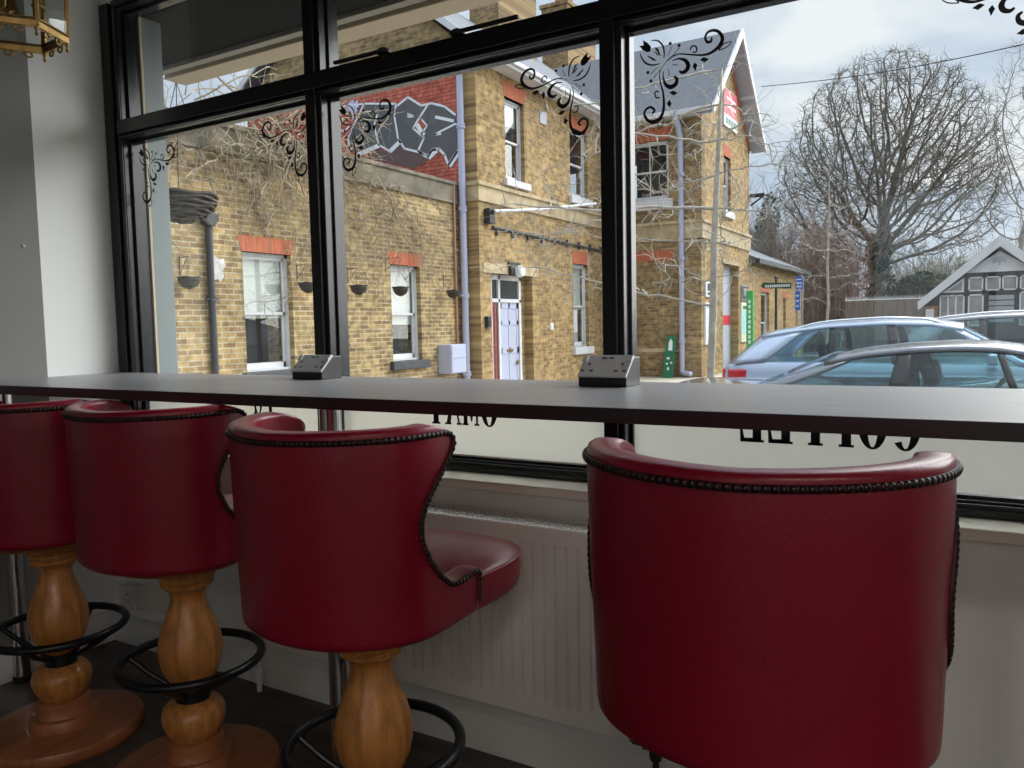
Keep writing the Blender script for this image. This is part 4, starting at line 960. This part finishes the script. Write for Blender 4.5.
q.build('markings', 'sign_white', t, solid=.003, fix=False)
t = thing('refuse_sack', 'green lumpy sack at the foot of the tall grey doors', 'sack', (-6.2, 24.6, G))
q = MB(); random.seed(5)
for (x, y, r_) in ((-6.2,24.2,.28),(-6.16,24.75,.34),(-6.2,25.25,.26)): q.lathe([(.001,G),(r_*.9,G+.02),(r_,G+r_*.5),(r_*.75,G+r_*1.1),(r_*.2,G+r_*1.35),(r_*.28,G+r_*1.6),(.001,G+r_*1.55)], (x,y,0), 16)
q.build('sack', 'totem_green', t, smooth=True)

# ------------------------------------------------------------------ black and white cabin, fence, wire
cb = thing('timbered_cabin', 'black and white timbered cabin with wide white gable boards beyond the parked cars', 'building', (.55, 30, G))
CX, CY = .56, 30.0
P = PY(CY); hw = 2.12
MB().prism([(CX-hw+.25,CY,G),(CX+hw-.25,CY,G),(CX+hw-.25,CY,1.95),(CX,CY,3.42),(CX-hw+.25,CY,1.95)], (0,4,0)).build('wall', 'timber_black', cb)
MB().box(CX-hw+.05, CX-hw+.40, CY-.10, CY+.6, G, 1.60).build('brick_pier', 'brick_cabin', cb)
for sx in (-1, 1):
    slab((CX+sx*(hw+.12),CY-.32,1.66),(CX,CY-.32,3.68),(CX,CY+4.3,3.68),(CX+sx*(hw+.12),CY+4.3,1.66),.08).build('roof', 'moss', cb)
    MB().prism([(CX+sx*(hw+.18),CY-.34,1.47),(CX+sx*(hw+.20),CY-.34,1.74),(CX,CY-.34,3.78),(CX,CY-.34,3.43)], (0,.06,0)).build('bargeboard', 'white_paint', cb)
MB().prism([(CX-.98,CY-.02,2.64),(CX+.98,CY-.02,2.64),(CX,CY-.02,3.30)], (0,-.05,0)).build('gable_panel', 'white_paint', cb)
q = MB(); 
for i in range(11):
    a = PI*(-.1+1.2*i/10); q.prism([(CX,CY-.075,2.98),(CX+.20*math.cos(a-.1),CY-.075,2.98+.16*math.sin(a-.1)),(CX+.20*math.cos(a+.1),CY-.075,2.98+.16*math.sin(a+.1))], (0,-.01,0))
q.box(CX-.02,CX+.02,CY-.085,CY-.07,2.84,3.0); q.build('tree_emblem', 'sign_steel', cb)
cols = [-1.62,-1.10,-.55,-.05,.45,.95,1.45]
def cab_win(x0, x1, z0, z1, div=1, shape=None):
    q = MB(); t_ = .045
    if shape: 
        q.prism([(x0,CY-.01,z0),(x1,CY-.01,z0),(x1,CY-.01,z1)], (0,-.05,0)); w = q.build('window', 'white_paint', cb)
        MB().prism([(x0+.2,CY-.06,z0+.06),(x1-.06,CY-.06,z0+.06),(x1-.06,CY-.06,z1-.13)], (0,-.008,0)).build('pane', 'cabin_pane', w); return
    pbox(q,P,x0,x1,z0,z0+t_,0,.05); pbox(q,P,x0,x1,z1-t_,z1,0,.05)
    for i in range(div+1):
        xx = lerp(x0, x1-t_, i/div); pbox(q,P,xx,xx+t_,z0,z1,0,.05)
    w = q.build('window', 'white_paint', cb); q = MB(); pbox(q,P,x0+t_,x1-t_,z0+t_,z1-t_,.0,.02); q.build('pane', 'cabin_pane', w)
cab_win(-1.05,-.42,2.02,2.50,shape=1)
for x0 in (-.30,.18,.64,1.12,1.6): cab_win(x0,x0+.42,2.04,2.50)
cab_win(-1.12,-.40,.9,1.94,3); cab_win(-.30,.14,.9,1.94); cab_win(1.12,1.6,.9,1.98); cab_win(1.7,2.15,.9,1.94)
q = MB()
for i in range(5): pbox(q,P,.28,.98,1.02+i*.18,1.17+i*.18,.0,.03+.012*(i%2))
lab(q.build('shutter', 'sign_steel', cb), 'grey slatted shutter')
q = MB()
for x in (-.36,.16,1.05,1.66): pbox(q,P,x-.05,x+.05,G,2.62,0,.035)
pbox(q,P,-1.4,2.4,1.95,2.03,0,.035); pbox(q,P,-.8,1.9,2.54,2.64,0,.035); q.build('timber_frame', 'timber_black', cb)
MB().box(-1.52,-1.28,CY-.18,CY-.05,1.0,1.5).build('meter_box', 'white_paint', cb)
fn = thing('board_fence', 'brown close-boarded fence with white spiked top left of the timbered cabin', 'fence', (-2.8, 34, G))
q = MB()
for i in range(28): q.box(-4.6+i*.12,-4.6+i*.12+.112,33.98+.012*(i%2),34.01+.012*(i%2),G,1.92)
q.build('boards', 'fence_wood', fn); MB().box(-4.6,-1.25,34.03,34.08,.2,.3).box(-4.6,-1.25,34.03,34.08,1.5,1.6).build('rails', 'fence_wood', fn)
q = MB(); q.tube([(-4.6,34,1.96),(-1.25,34,1.96)], .02, 6)
for i in range(34):
    x = -4.55+i*.1
    for a in (-.6,.2,.9): q.tube([(x,34,1.96),(x+.07*math.sin(a),34-.03,1.96+.16*math.cos(a))], [.014,.003], 4)
lab(q.build('spikes', 'sign_white', fn), 'white metal spikes')
for x in (-1.3,): MB().box(x,x+.14,33.95,34.1,G,2.15).build('post', 'lintel_red', fn)
wp = [V((-6.4,27.6,9.05)).lerp(V((3.5,16.5,6.1)), i/20) - V((0,0,.25*math.sin(PI*i/20))) for i in range(21)]
tag(MB().tube(wp, .012, 5).build('overhead_cable', 'cable', None, off=wp[0]), 'thin overhead cable crossing the sky from the station gable to the right', 'cable')

# ------------------------------------------------------------------ cars, tail at u = 0 and nose at u = L along +X
def loft(rows, closed_ends=True):
    mb = MB().grid(rows); m, n = len(rows), len(rows[0])
    if closed_ends: mb.f += [tuple(range(n))[::-1], tuple(range((m-1)*n, m*n))]
    return mb
def car(name, label, X0, YN, L, Wd, g, top, roof, paint, rear_glass, front_glass, pillars, wheels, rails=None, mirror_u=None, seats=(), tail=.84):
    hw = Wd/2; YC = YN + hw
    t = thing('car', label, 'car', (X0+L/2, YC, g), 'parked cars in the station yard')
    def plan(u):                       # half width along the length
        e = min(u, L-u); return hw*(.86+.14*min(1, (e/.55))**.5) if e < .55 else hw
    us = [0,.06,.16,.35,.6]+[.6+(L-1.2)*i/16 for i in range(1,16)]+[L-.6,L-.35,L-.16,L-.06,L]
    rows = []
    for u in us:
        h = table_lookup(top, u); w = plan(u); end = min(u, L-u)
        lowz = .24 + (.10*(1-min(1,end/.35)))
        sec = [(-.80,lowz),(-.985,lowz+.06),(-1.0,.48),(-1.0,.66),(-.985,h-.14),(-.965,h-.045),(-.93,h),(-.7,h+.012),(0,h+.02)]
        hh = [(a*w, z) for a, z in sec]; row = [(X0+u, YC+a, g+z) for a, z in hh] + [(X0+u, YC-a, g+z) for a, z in hh[-2::-1]]
        rows.append(row)
    body = loft(rows).build('body', paint, t, smooth='auto')
    # roof and pillars
    tw = lambda u: hw*.735
    ru = [roof[0][0] + (roof[-1][0]-roof[0][0])*i/14 for i in range(15)]
    rows = []
    for u in ru:
        z = table_lookup(roof, u); w = tw(u)
        rows.append([(X0+u, YC+a*w, g+z-.055*abs(a)**2.4 - (.03 if abs(a) == 1 else 0)) for a in (-1,-.97,-.85,-.6,-.3,0,.3,.6,.85,.97,1)])
    MB().grid(rows).build('roof', paint, t, smooth=True, solid=.035)
    re_ = lambda u: (table_lookup(roof, u)-.088)
    def side(u, v, sg, out=0):         # v = 0 at the waist, 1 at the roof edge
        ua, ub_ = u if isinstance(u, tuple) else (u, u)
        uu = lerp(ua, ub_, v); zb = table_lookup(top, ua)-.01; zt = re_(min(max(ub_, roof[0][0]), roof[-1][0]))
        w = lerp(.945*hw, tw(uu)*.985, v) + out + .03*math.sin(PI*v)*.6
        return V((X0+uu, YC+sg*w, g+lerp(zb, zt, v)))
    N = 6
    def strip(pa, pb, sg, o, th):
        rows = [[side((lerp(pa[0],pb[0],k/3), lerp(pa[1],pb[1],k/3)), j/N, sg, o) for k in range(4)] for j in range(N+1)]
        return MB().grid(rows)
    for sg in (-1, 1):
        for (a0, a1, b0, b1, m_) in pillars:
            o = strip((a0,b0),(a1,b1),sg,.004,.03).build('pillar', MATS[m_] if m_ in MATS else m_, t, smooth=True, solid=.03*sg*-1)
        for (p, q_) in zip(pillars, pillars[1:]):
            strip((p[1],p[3]),(q_[0],q_[2]),sg,-.004,.004).build('side_window', 'car_glass', t, smooth=True)
    def screen(ga):                    # sloping glass between waist and roof
        (u0, z0, w0), (u1, z1, w1) = ga
        rows = [[(X0+lerp(u0,u1,v)+.05*(1-a*a)*(1 if u0 > u1 else -1), YC+a*lerp(w0,w1,v)*hw, g+lerp(z0,z1,v)) for a in (-1,-.6,-.2,.2,.6,1)] for v in (0,.25,.5,.75,1)]
        return MB().grid(rows)
    screen(rear_glass).build('rear_window', 'car_glass', t, smooth=True)
    screen(front_glass).build('windscreen', 'car_glass', t, smooth=True)
    for u in wheels:
        for sg in (-1, 1):
            y = YC + sg*(hw-.11); wh = MB().lathe([(.001,-.1),(.31,-.1),(.335,-.07),(.335,.07),(.31,.1),(.001,.1)], (X0+u, y, g+.335), 28, 'y').build('wheel', 'rubber', t, smooth='auto')
            MB().lathe([(.001,-.11),(.21,-.105),(.22,-.08),(.22,.08),(.21,.105),(.001,.11)], (X0+u, y, g+.335), 20, 'y').build('rim', 'rail_silver', wh, smooth='auto')
    for sg in (-1, 1):
        MB().obox((X0+.10, YC+sg*hw*.74, g+tail),(.09,0,0),(0,hw*.14,0),(0,0,.09)).build('tail_light', 'tail_red', t, bevel=.03)
        MB().obox((X0+.24, YC+sg*hw*.905, g+tail),(.14,0,0),(0,hw*.055,0),(0,0,.085)).build('tail_light', 'tail_red', t, bevel=.03)
        MB().obox((X0+L-.22, YC+sg*hw*.74, g+.68),(.14,0,0),(0,hw*.15,0),(0,0,.07)).build('headlight', 'lens_clear', t, bevel=.03)
        if mirror_u: MB().obox((X0+mirror_u, YC+sg*(hw+.09), g+table_lookup(top, mirror_u)+.06),(.055,0,0),(0,.10,0),(0,0,.065)).build('wing_mirror', paint, t, bevel=.03)
        if rails: MB().tube(smooth_path([side((u,u),1,sg,-.07)+V((0,0,.035+.055*math.sin(PI*min(1,max(0,(i/8)))) **.35)) for i, u in enumerate([lerp(rails[0],rails[1],k/8) for k in range(9)])]), .016, 8).build('roof_rail', 'rail_silver', t, smooth=True)
    for su in seats:
        for sg in (-1, 1):
            y = YC+sg*hw*.38; s_ = MB()
            s_.obox((X0+su, y, g+.78),(.06,0,.02),(0,.23,0),(-.08,0,.33)); s_.obox((X0+su-.12, y, g+1.13),(.045,0,.01),(0,.135,0),(-.02,0,.095)); s_.obox((X0+su+.25,y,g+.50),(.25,0,.03),(0,.23,0),(0,0,.07))
            s_.build('seat', 'seat_cloth', t, bevel=.03)
    MB().box(X0+.9, X0+L-1.1, YC-hw*.85, YC+hw*.85, g+.30, g+.36).build('cabin_floor', 'car_trim', t)
    return t
car('silver', 'pale silver blue estate car with red tail light parked in front of the station', -3.0, 10.55, 4.7, 1.86, G,
    [(0,.90),(.10,1.00),(.40,1.02),(1.2,1.02),(3.3,1.0),(3.6,.97),(4.3,.86),(4.7,.66)], [(.50,1.42),(.8,1.47),(1.3,1.535),(2.0,1.565),(2.5,1.545),(2.85,1.48)], 'silver_blue',
    ((.06,.98,.80),(.50,1.38,.70)), ((3.62,.98,.86),(2.82,1.44,.70)),
    [(.16,.58,.50,1.02,'silver_blue'),(1.36,1.46,1.36,1.42,'car_trim'),(2.10,2.22,2.02,2.12,'car_trim'),(3.42,3.58,2.74,2.84,'silver_blue')], (.85,3.65), rails=(.9,2.7), mirror_u=3.15, seats=(1.35,2.35))
car('saloon', 'dark grey saloon car parked nearest, roof just above the table', -3.05, 8.0, 4.55, 1.80, G,
    [(0,.78),(.12,.87),(1.0,.89),(1.5,.92),(3.2,.93),(3.5,.92),(4.2,.80),(4.55,.62)], [(1.75,1.20),(2.1,1.275),(2.5,1.318),(2.9,1.335),(3.2,1.325),(3.45,1.285)], 'dark_grey_car',
    ((1.08,.90,.80),(1.82,1.23,.70)), ((4.25,.93,.86),(3.40,1.29,.70)),
    [(1.12,1.42,1.72,1.98,'dark_grey_car'),(2.34,2.50,2.40,2.52,'car_trim'),(3.30,3.36,3.20,3.26,'car_trim'),(3.98,4.14,3.36,3.46,'dark_grey_car')], (.95,3.7), mirror_u=3.6, seats=(2.72,), tail=.72)
car('suv', 'grey estate car with silver roof rails behind the two nearer cars at the right edge', -1.35, 13.9, 4.8, 1.9, G,
    [(0,.98),(.12,1.10),(.5,1.12),(3.3,1.10),(3.7,1.08),(4.4,.95),(4.8,.7)], [(.45,1.50),(.8,1.56),(1.4,1.61),(2.2,1.63),(2.7,1.61),(3.05,1.54)], 'suv_grey',
    ((.08,1.08,.80),(.46,1.46,.70)), ((3.8,1.08,.86),(3.02,1.50,.70)),
    [(.3,.62,.46,1.05,'suv_grey'),(1.40,1.50,1.36,1.44,'car_trim'),(2.2,2.32,2.12,2.22,'car_trim'),(3.56,3.7,2.92,3.03,'suv_grey')], (.9,3.75), rails=(.55,2.9), mirror_u=3.3, seats=(1.4,2.4))

# ------------------------------------------------------------------ trees
def colonize(seed, trunk, sampler, n, di, dk, step, iters=220, jitter=.12, gravity=0):
    rng = np.random.default_rng(seed)
    A = sampler(rng, n)
    pts = [np.array(p, float) for p in trunk]; par = [-1] + list(range(len(trunk)-1))
    P = np.array(pts); d = np.full(len(A), 1e9); near = np.zeros(len(A), int)
    def upd(i0):
        nonlocal d, near
        for i in range(i0, len(pts)):
            q = np.linalg.norm(A - pts[i], axis=1); m = q < d; d[m] = q[m]; near[m] = i
    upd(0)
    for it in range(iters):
        if not len(A): break
        act = d < di
        if not act.any(): act = d <= d.min() + 1e-6
        i0 = len(pts); dirs = {}
        for i in np.nonzero(act)[0]:
            k = near[i]; v = A[i] - pts[k]; v = v / (np.linalg.norm(v) + 1e-9); dirs.setdefault(k, []).append(v)
        for k, vs in dirs.items():
            v = np.sum(vs, axis=0) + rng.normal(0, jitter, 3)*len(vs)**.5; v[2] += gravity
            L_ = np.linalg.norm(v)
            if L_ < 1e-6: continue
            pts.append(pts[k] + v/L_*step); par.append(k)
        upd(i0)
        keep = d > dk; A, d, near = A[keep], d[keep], near[keep]
        if len(pts) > 14000: break
    return np.array(pts), par
def tree_mesh(pts, par, r_tip, expo, rng, twig=0, twig_len=.5, twig_r=.006, sides=5, rmax=None):
    n = len(pts); kids = [[] for _ in range(n)]
    for i, p in enumerate(par):
        if p >= 0: kids[p].append(i)
    R = np.zeros(n)
    for i in range(n-1, -1, -1):
        R[i] = r_tip if not kids[i] else sum(R[c]**expo for c in kids[i])**(1/expo)
    if rmax: R = np.minimum(R, rmax)
    mb = MB(); starts = [(0, -1)]
    while starts:
        i, p = starts.pop(); path = []; rad = []
        if p >= 0: path.append(pts[p]); rad.append(min(R[p], R[i]*1.1))
        while True:
            path.append(pts[i]); rad.append(R[i])
            if not kids[i]: break
            k = max(kids[i], key=lambda c: R[c])
            for c in kids[i]:
                if c != k: starts.append((c, i))
            i = k
        if len(path) > 1:
            big = max(rad); mb.tube(path, rad, 8 if big > .12 else (sides if big > .03 else 4), cap=False)
    if twig:
        for i in range(n):
            if R[i] < r_tip*2.2:
                p = par[i]; base = pts[i]-pts[p] if p >= 0 else np.array((0,0,1.)); base = base/(np.linalg.norm(base)+1e-9)
                for _ in range(twig):
                    v = base + rng.normal(0, .55, 3); v = v/np.linalg.norm(v)*twig_len*rng.uniform(.5, 1.2)
                    e = pts[i]+v; m_ = pts[i]+v*.5+rng.normal(0, .06*twig_len, 3)
                    mb.tube([pts[i], m_, e], [twig_r, twig_r*.8, twig_r*.4], 3, cap=False)
    return mb
def ellipsoid(c, r, lo=None, shell=.5):
    def f(rng, n):
        out = []
        while len(out) < n:
            v = rng.normal(0, 1, 3); v /= np.linalg.norm(v); q = rng.uniform(0, 1)**shell*.999
            p = np.array(c) + v*q**(1/1.6)*np.array(r)
            if lo is None or p[2] > lo: out.append(p)
        return np.array(out)
    return f
def mix(*fs):
    def f(rng, n):
        tot = sum(w for w, _ in fs); return np.concatenate([g_(rng, int(n*w/tot)) for w, g_ in fs])
    return f
def tree(label, seed, trunk, sampler, n, di, dk, step, m, r_tip, expo=2.3, twig=0, twig_len=.5, twig_r=.006, rmax=None, group='bare trees outside', jitter=.12, gravity=0, name='bare_tree', cat='tree'):
    pts, par = colonize(seed, trunk, sampler, n, di, dk, step, jitter=jitter, gravity=gravity)
    t = thing(name, label, cat, trunk[0], group)
    rng = np.random.default_rng(seed+1)
    tree_mesh(pts, par, r_tip, expo, rng, twig, twig_len, twig_r, rmax=rmax).build('branches', m, t, smooth=True, fix=False)
    return t
def col(x, y, z0, z1, k, wob=.0, seed=0):
    rng = np.random.default_rng(seed); return [(x+rng.normal(0,wob), y+rng.normal(0,wob), lerp(z0,z1,i/k)) for i in range(k+1)]
# the great bare tree
big = tree('huge domed bare tree with ivy on its trunk, rising behind the cabin', 3,
     [(-4.75,45,G),(-4.72,45,.6),(-4.7,45,1.5),(-4.66,45,2.4),(-4.62,45,3.2),(-4.58,45,4.0),(-4.55,45,4.7)],
     mix((7, ellipsoid((-4.15,45,7.4), (5.6,5.0,7.4), 7.0, .40)), (3, ellipsoid((-3.8,45,7.2), (5.4,4.6,3.6), 4.2, .45))), 6500, 1.9, .25, .20, 'bark_grey', .0145, 2.42, 2, .45, .010, jitter=.25)
def leaves(mb, rng, n, place, size):
    for _ in range(n):
        c = place(rng); a = rng.normal(0,1,3); a /= np.linalg.norm(a); b = np.cross(a, rng.normal(0,1,3)); b /= np.linalg.norm(b)+1e-9
        s_ = size*rng.uniform(.6,1.3); nn = np.cross(a, b)
        mb.add([c-a*s_, c+b*s_*.6+nn*s_*.15, c+a*s_*1.1, c-b*s_*.6+nn*s_*.15], [(0,1,2,3)])
mb = MB(); rng = np.random.default_rng(8)
def on_trunk(r):
    z = r.uniform(G, 5.4); w = (.75 if z < 3.5 else .5)*(1+.25*math.sin(z*3)); a = r.uniform(0,2*PI); q = r.uniform(.5,1)**.5
    return np.array((-4.45+.35*(z<3)+w*q*math.cos(a)+r.normal(0,.08), 44.8+w*q*math.sin(a), z))
leaves(mb, rng, 3200, on_trunk, .10)
o = mb.build('ivy', 'ivy', big, fix=False); lab(o, 'dark green ivy climbing the trunk'); o['kind'] = 'stuff'
tree('tall bare tree at the right edge behind the cabin roof', 11, col(1.5,40,G,4.5,7,.05,2), ellipsoid((1.9,40,7.8),(2.7,2.6,5.2),3.5,.45), 900, 2.4, .4, .30, 'twig_grey', .011, 2.4, 2, .6, .008, jitter=.25)
# slim pale street trees
tree('slim pale street tree with wide whitish branches in front of the station gable', 21,
     [(-4.14,14,G),(-4.13,14,.3),(-4.10,14,.9),(-4.08,14,1.5),(-4.07,14,2.0),(-4.06,14,2.6),(-4.03,14,3.2),(-4.0,14,3.8),(-3.97,14,4.4),(-3.94,14,5.0),(-3.92,14,5.6)],
     mix((6, ellipsoid((-5.4,14,3.6),(3.1,2.0,2.5),1.5,.6)), (2, ellipsoid((-4.2,14,3.7),(1.7,1.7,2.0),1.8,.6)), (1.2, ellipsoid((-7.4,13.6,2.9),(1.6,1.0,1.2),1.6,.6))), 520, 2.6, .28, .20, 'bark_pale', .0068, 2.25, 1, .5, .0048, rmax=.085, jitter=.42, gravity=.22, group='slim pale street trees')
tree('slim pale street tree standing behind the silver car roof, right of the blue sign', 23,
     col(-3.69,24,G,5.2,14,.015,4), mix((5, ellipsoid((-3.7,24,3.4),(1.5,1.4,2.2),1.7,.6)), (2, ellipsoid((-3.7,24,4.8),(.8,.8,1.7),3.,.6))), 190, 1.6, .30, .18, 'bark_pale', .0075, 2.3, 1, .4, .005, rmax=.07, jitter=.4, gravity=.25, group='slim pale street trees')
# brushwood behind
def thicket(label, seed, c, rx, ry, h, n, m, lean=.12, r0=.022, side=5, name='bare_shrub'):
    rng = np.random.default_rng(seed); t = thing(name, label, 'shrub', (c[0], c[1], G), 'bare shrubs behind the car park'); mb = MB()
    for i in range(n):
        b = np.array((c[0]+rng.uniform(-rx,rx)*.8, c[1]+rng.uniform(-ry,ry), G)); hh = h*rng.uniform(.55,1.0); v = np.array((rng.normal(0,lean), rng.normal(0,lean), 1.))
        P = [b]
        for k in range(1, 6): v[:2] += rng.normal(0, lean*.45, 2); P.append(P[-1]+v/np.linalg.norm(v)*hh/5)
        mb.tube(P, [r0*(1-.16*k) for k in range(6)], 4, cap=False)
        for k in range(side):
            f_ = rng.uniform(.25,.98); q = f_*5; j = min(4, int(q)); s_ = P[j]*(1-(q-j))+P[j+1]*(q-j)
            d = np.array((rng.normal(0,.6), rng.normal(0,.6), rng.uniform(.3,1.))); d = d/np.linalg.norm(d)*h*rng.uniform(.10,.24)
            e = s_+d; mb.tube([s_, s_+d*.5+rng.normal(0,.05,3), e], [r0*.5, r0*.4, r0*.2], 3, cap=False)
            for _ in range(2):
                d2 = d*.5+rng.normal(0,.12*h/4,3); mb.tube([s_+d*.6, s_+d*.6+d2], [r0*.32, r0*.15], 3, cap=False)
    return (mb.build('twigs', m, t, fix=False), t)
thicket('tangle of grey bare shoots rising beside the station gable', 31, (-10.2,44), 1.6, 1.2, 9.0, 60, 'twig_grey', .10, .03, 10)
thicket('tangle of pinkish brown bare shoots behind the slim tree and blue sign', 32, (-7.9,44), 1.5, 1.2, 7.6, 90, 'bark_brown', .08, .027, 9)
thicket('dense reddish brown bare shrub just left of the ivy clad trunk', 33, (-6.3,42.5), 1.5, 1.2, 6.6, 120, 'bark_brown', .07, .025, 9)
thicket('low brown bare shrub beneath the great tree above the spiked fence', 34, (-2.9,47), 1.8, 1.2, 5.2, 130, 'bark_olive', .16, .028, 9)
thicket('olive brown bare thicket behind the timbered cabin roof', 35, (-.6,46), 2.4, 1.5, 5.0, 160, 'bark_olive', .16, .028, 9)
thicket('olive bare thicket at the far right behind the cabin', 36, (3.6,46), 2.4, 1.5, 6.0, 110, 'bark_olive', .16, .028, 8)
thicket('grey bare undergrowth low behind the blue sign', 37, (-9.2,50), 3.2, 1.5, 5.6, 150, 'bark_olive', .16, .03, 9)
def bush(label, seed, c, r, n, m, size, name='evergreen_bush', trunk=True):
    rng = np.random.default_rng(seed); t = thing(name, label, 'bush', (c[0], c[1], G), 'evergreens behind the car park'); mb = MB()
    blobs = [(np.array(c)+rng.normal(0,.45,3)*np.array(r), rng.uniform(.35,.6)) for _ in range(9)]
    def pl(g_):
        b, s_ = blobs[g_.integers(len(blobs))]; v = g_.normal(0,1,3); v /= np.linalg.norm(v); p = b+v*np.array(r)*s_*g_.uniform(.5,1)**.4; p[2] = max(p[2], G); return p
    leaves(mb, rng, n, pl, size); o = mb.build('foliage', m, t, fix=False); o['kind'] = 'stuff'
    MB().tube([(c[0],c[1],G),(c[0],c[1],c[2])], [.12,.05], 6).build('stem', 'bark_grey', t)
bush('dark green ivy mound left of the great trunk above the board fence', 41, (-5.75,43.6,1.7), (1.1,.9,1.5), 2200, 'ivy', .10)
bush('dull green conifer top showing beyond the station gable', 42, (-12.6,56,6.0), (1.1,1.0,2.6), 2200, 'evergreen', .14)
bush('dark green undergrowth behind the blue sign and finger board', 43, (-8.6,41,1.1), (1.7,.8,1.2), 2200, 'evergreen', .11)
bush('dull green bush between the great trunk and the cabin roof', 44, (-2.6,44,2.6), (1.2,.9,1.1), 1500, 'evergreen', .11)
# leafless creeper over the low wall
rng = np.random.default_rng(51); mb = MB()
def creep(y, z, d, n, r0, dep):
    P = [np.array((XL+.05+rng.uniform(0,.12), y, z))]; v = np.array(d, float)
    for k in range(n):
        v += np.array((0, rng.normal(0,.28), rng.normal(-.05,.26))); v /= np.linalg.norm(v)
        p = P[-1]+v*.16; p[0] = XL+.04+abs(rng.normal(0,.07))+(.06 if p[2] > 3.85 else 0); P.append(p)
    mb.tube(P, [r0*(1-.7*k/n) for k in range(n+1)], 4, cap=False)
    if dep:
        for _ in range(3):
            k = rng.integers(1, n); q = P[k]; creep(q[1], q[2], (0, rng.normal(0,.8), rng.normal(-.2,.7)), max(4, n//2), r0*.6, dep-1)
for i in range(64):
    y = rng.uniform(5.6, 10.6) if i < 50 else rng.uniform(9.5, 13.4)
    creep(y, rng.uniform(3.5, 4.9) if y < 10.6 else rng.uniform(3.4,4.1), (0, rng.choice((-1,1))*rng.uniform(.3,1), rng.normal(-.1,.45)), int(rng.integers(8,16)), .017, 2)
for i in range(8): creep(9.9+i*.45, rng.uniform(3.2,3.9), (0,.9,-.6), 9, .012, 1)
cv = thing('leafless_creeper', 'pale leafless creeper tangled over the top of the low brick wall', 'climbing plant', (XL,9,3.9))
mb.build('stems', 'vine', cv, fix=False)
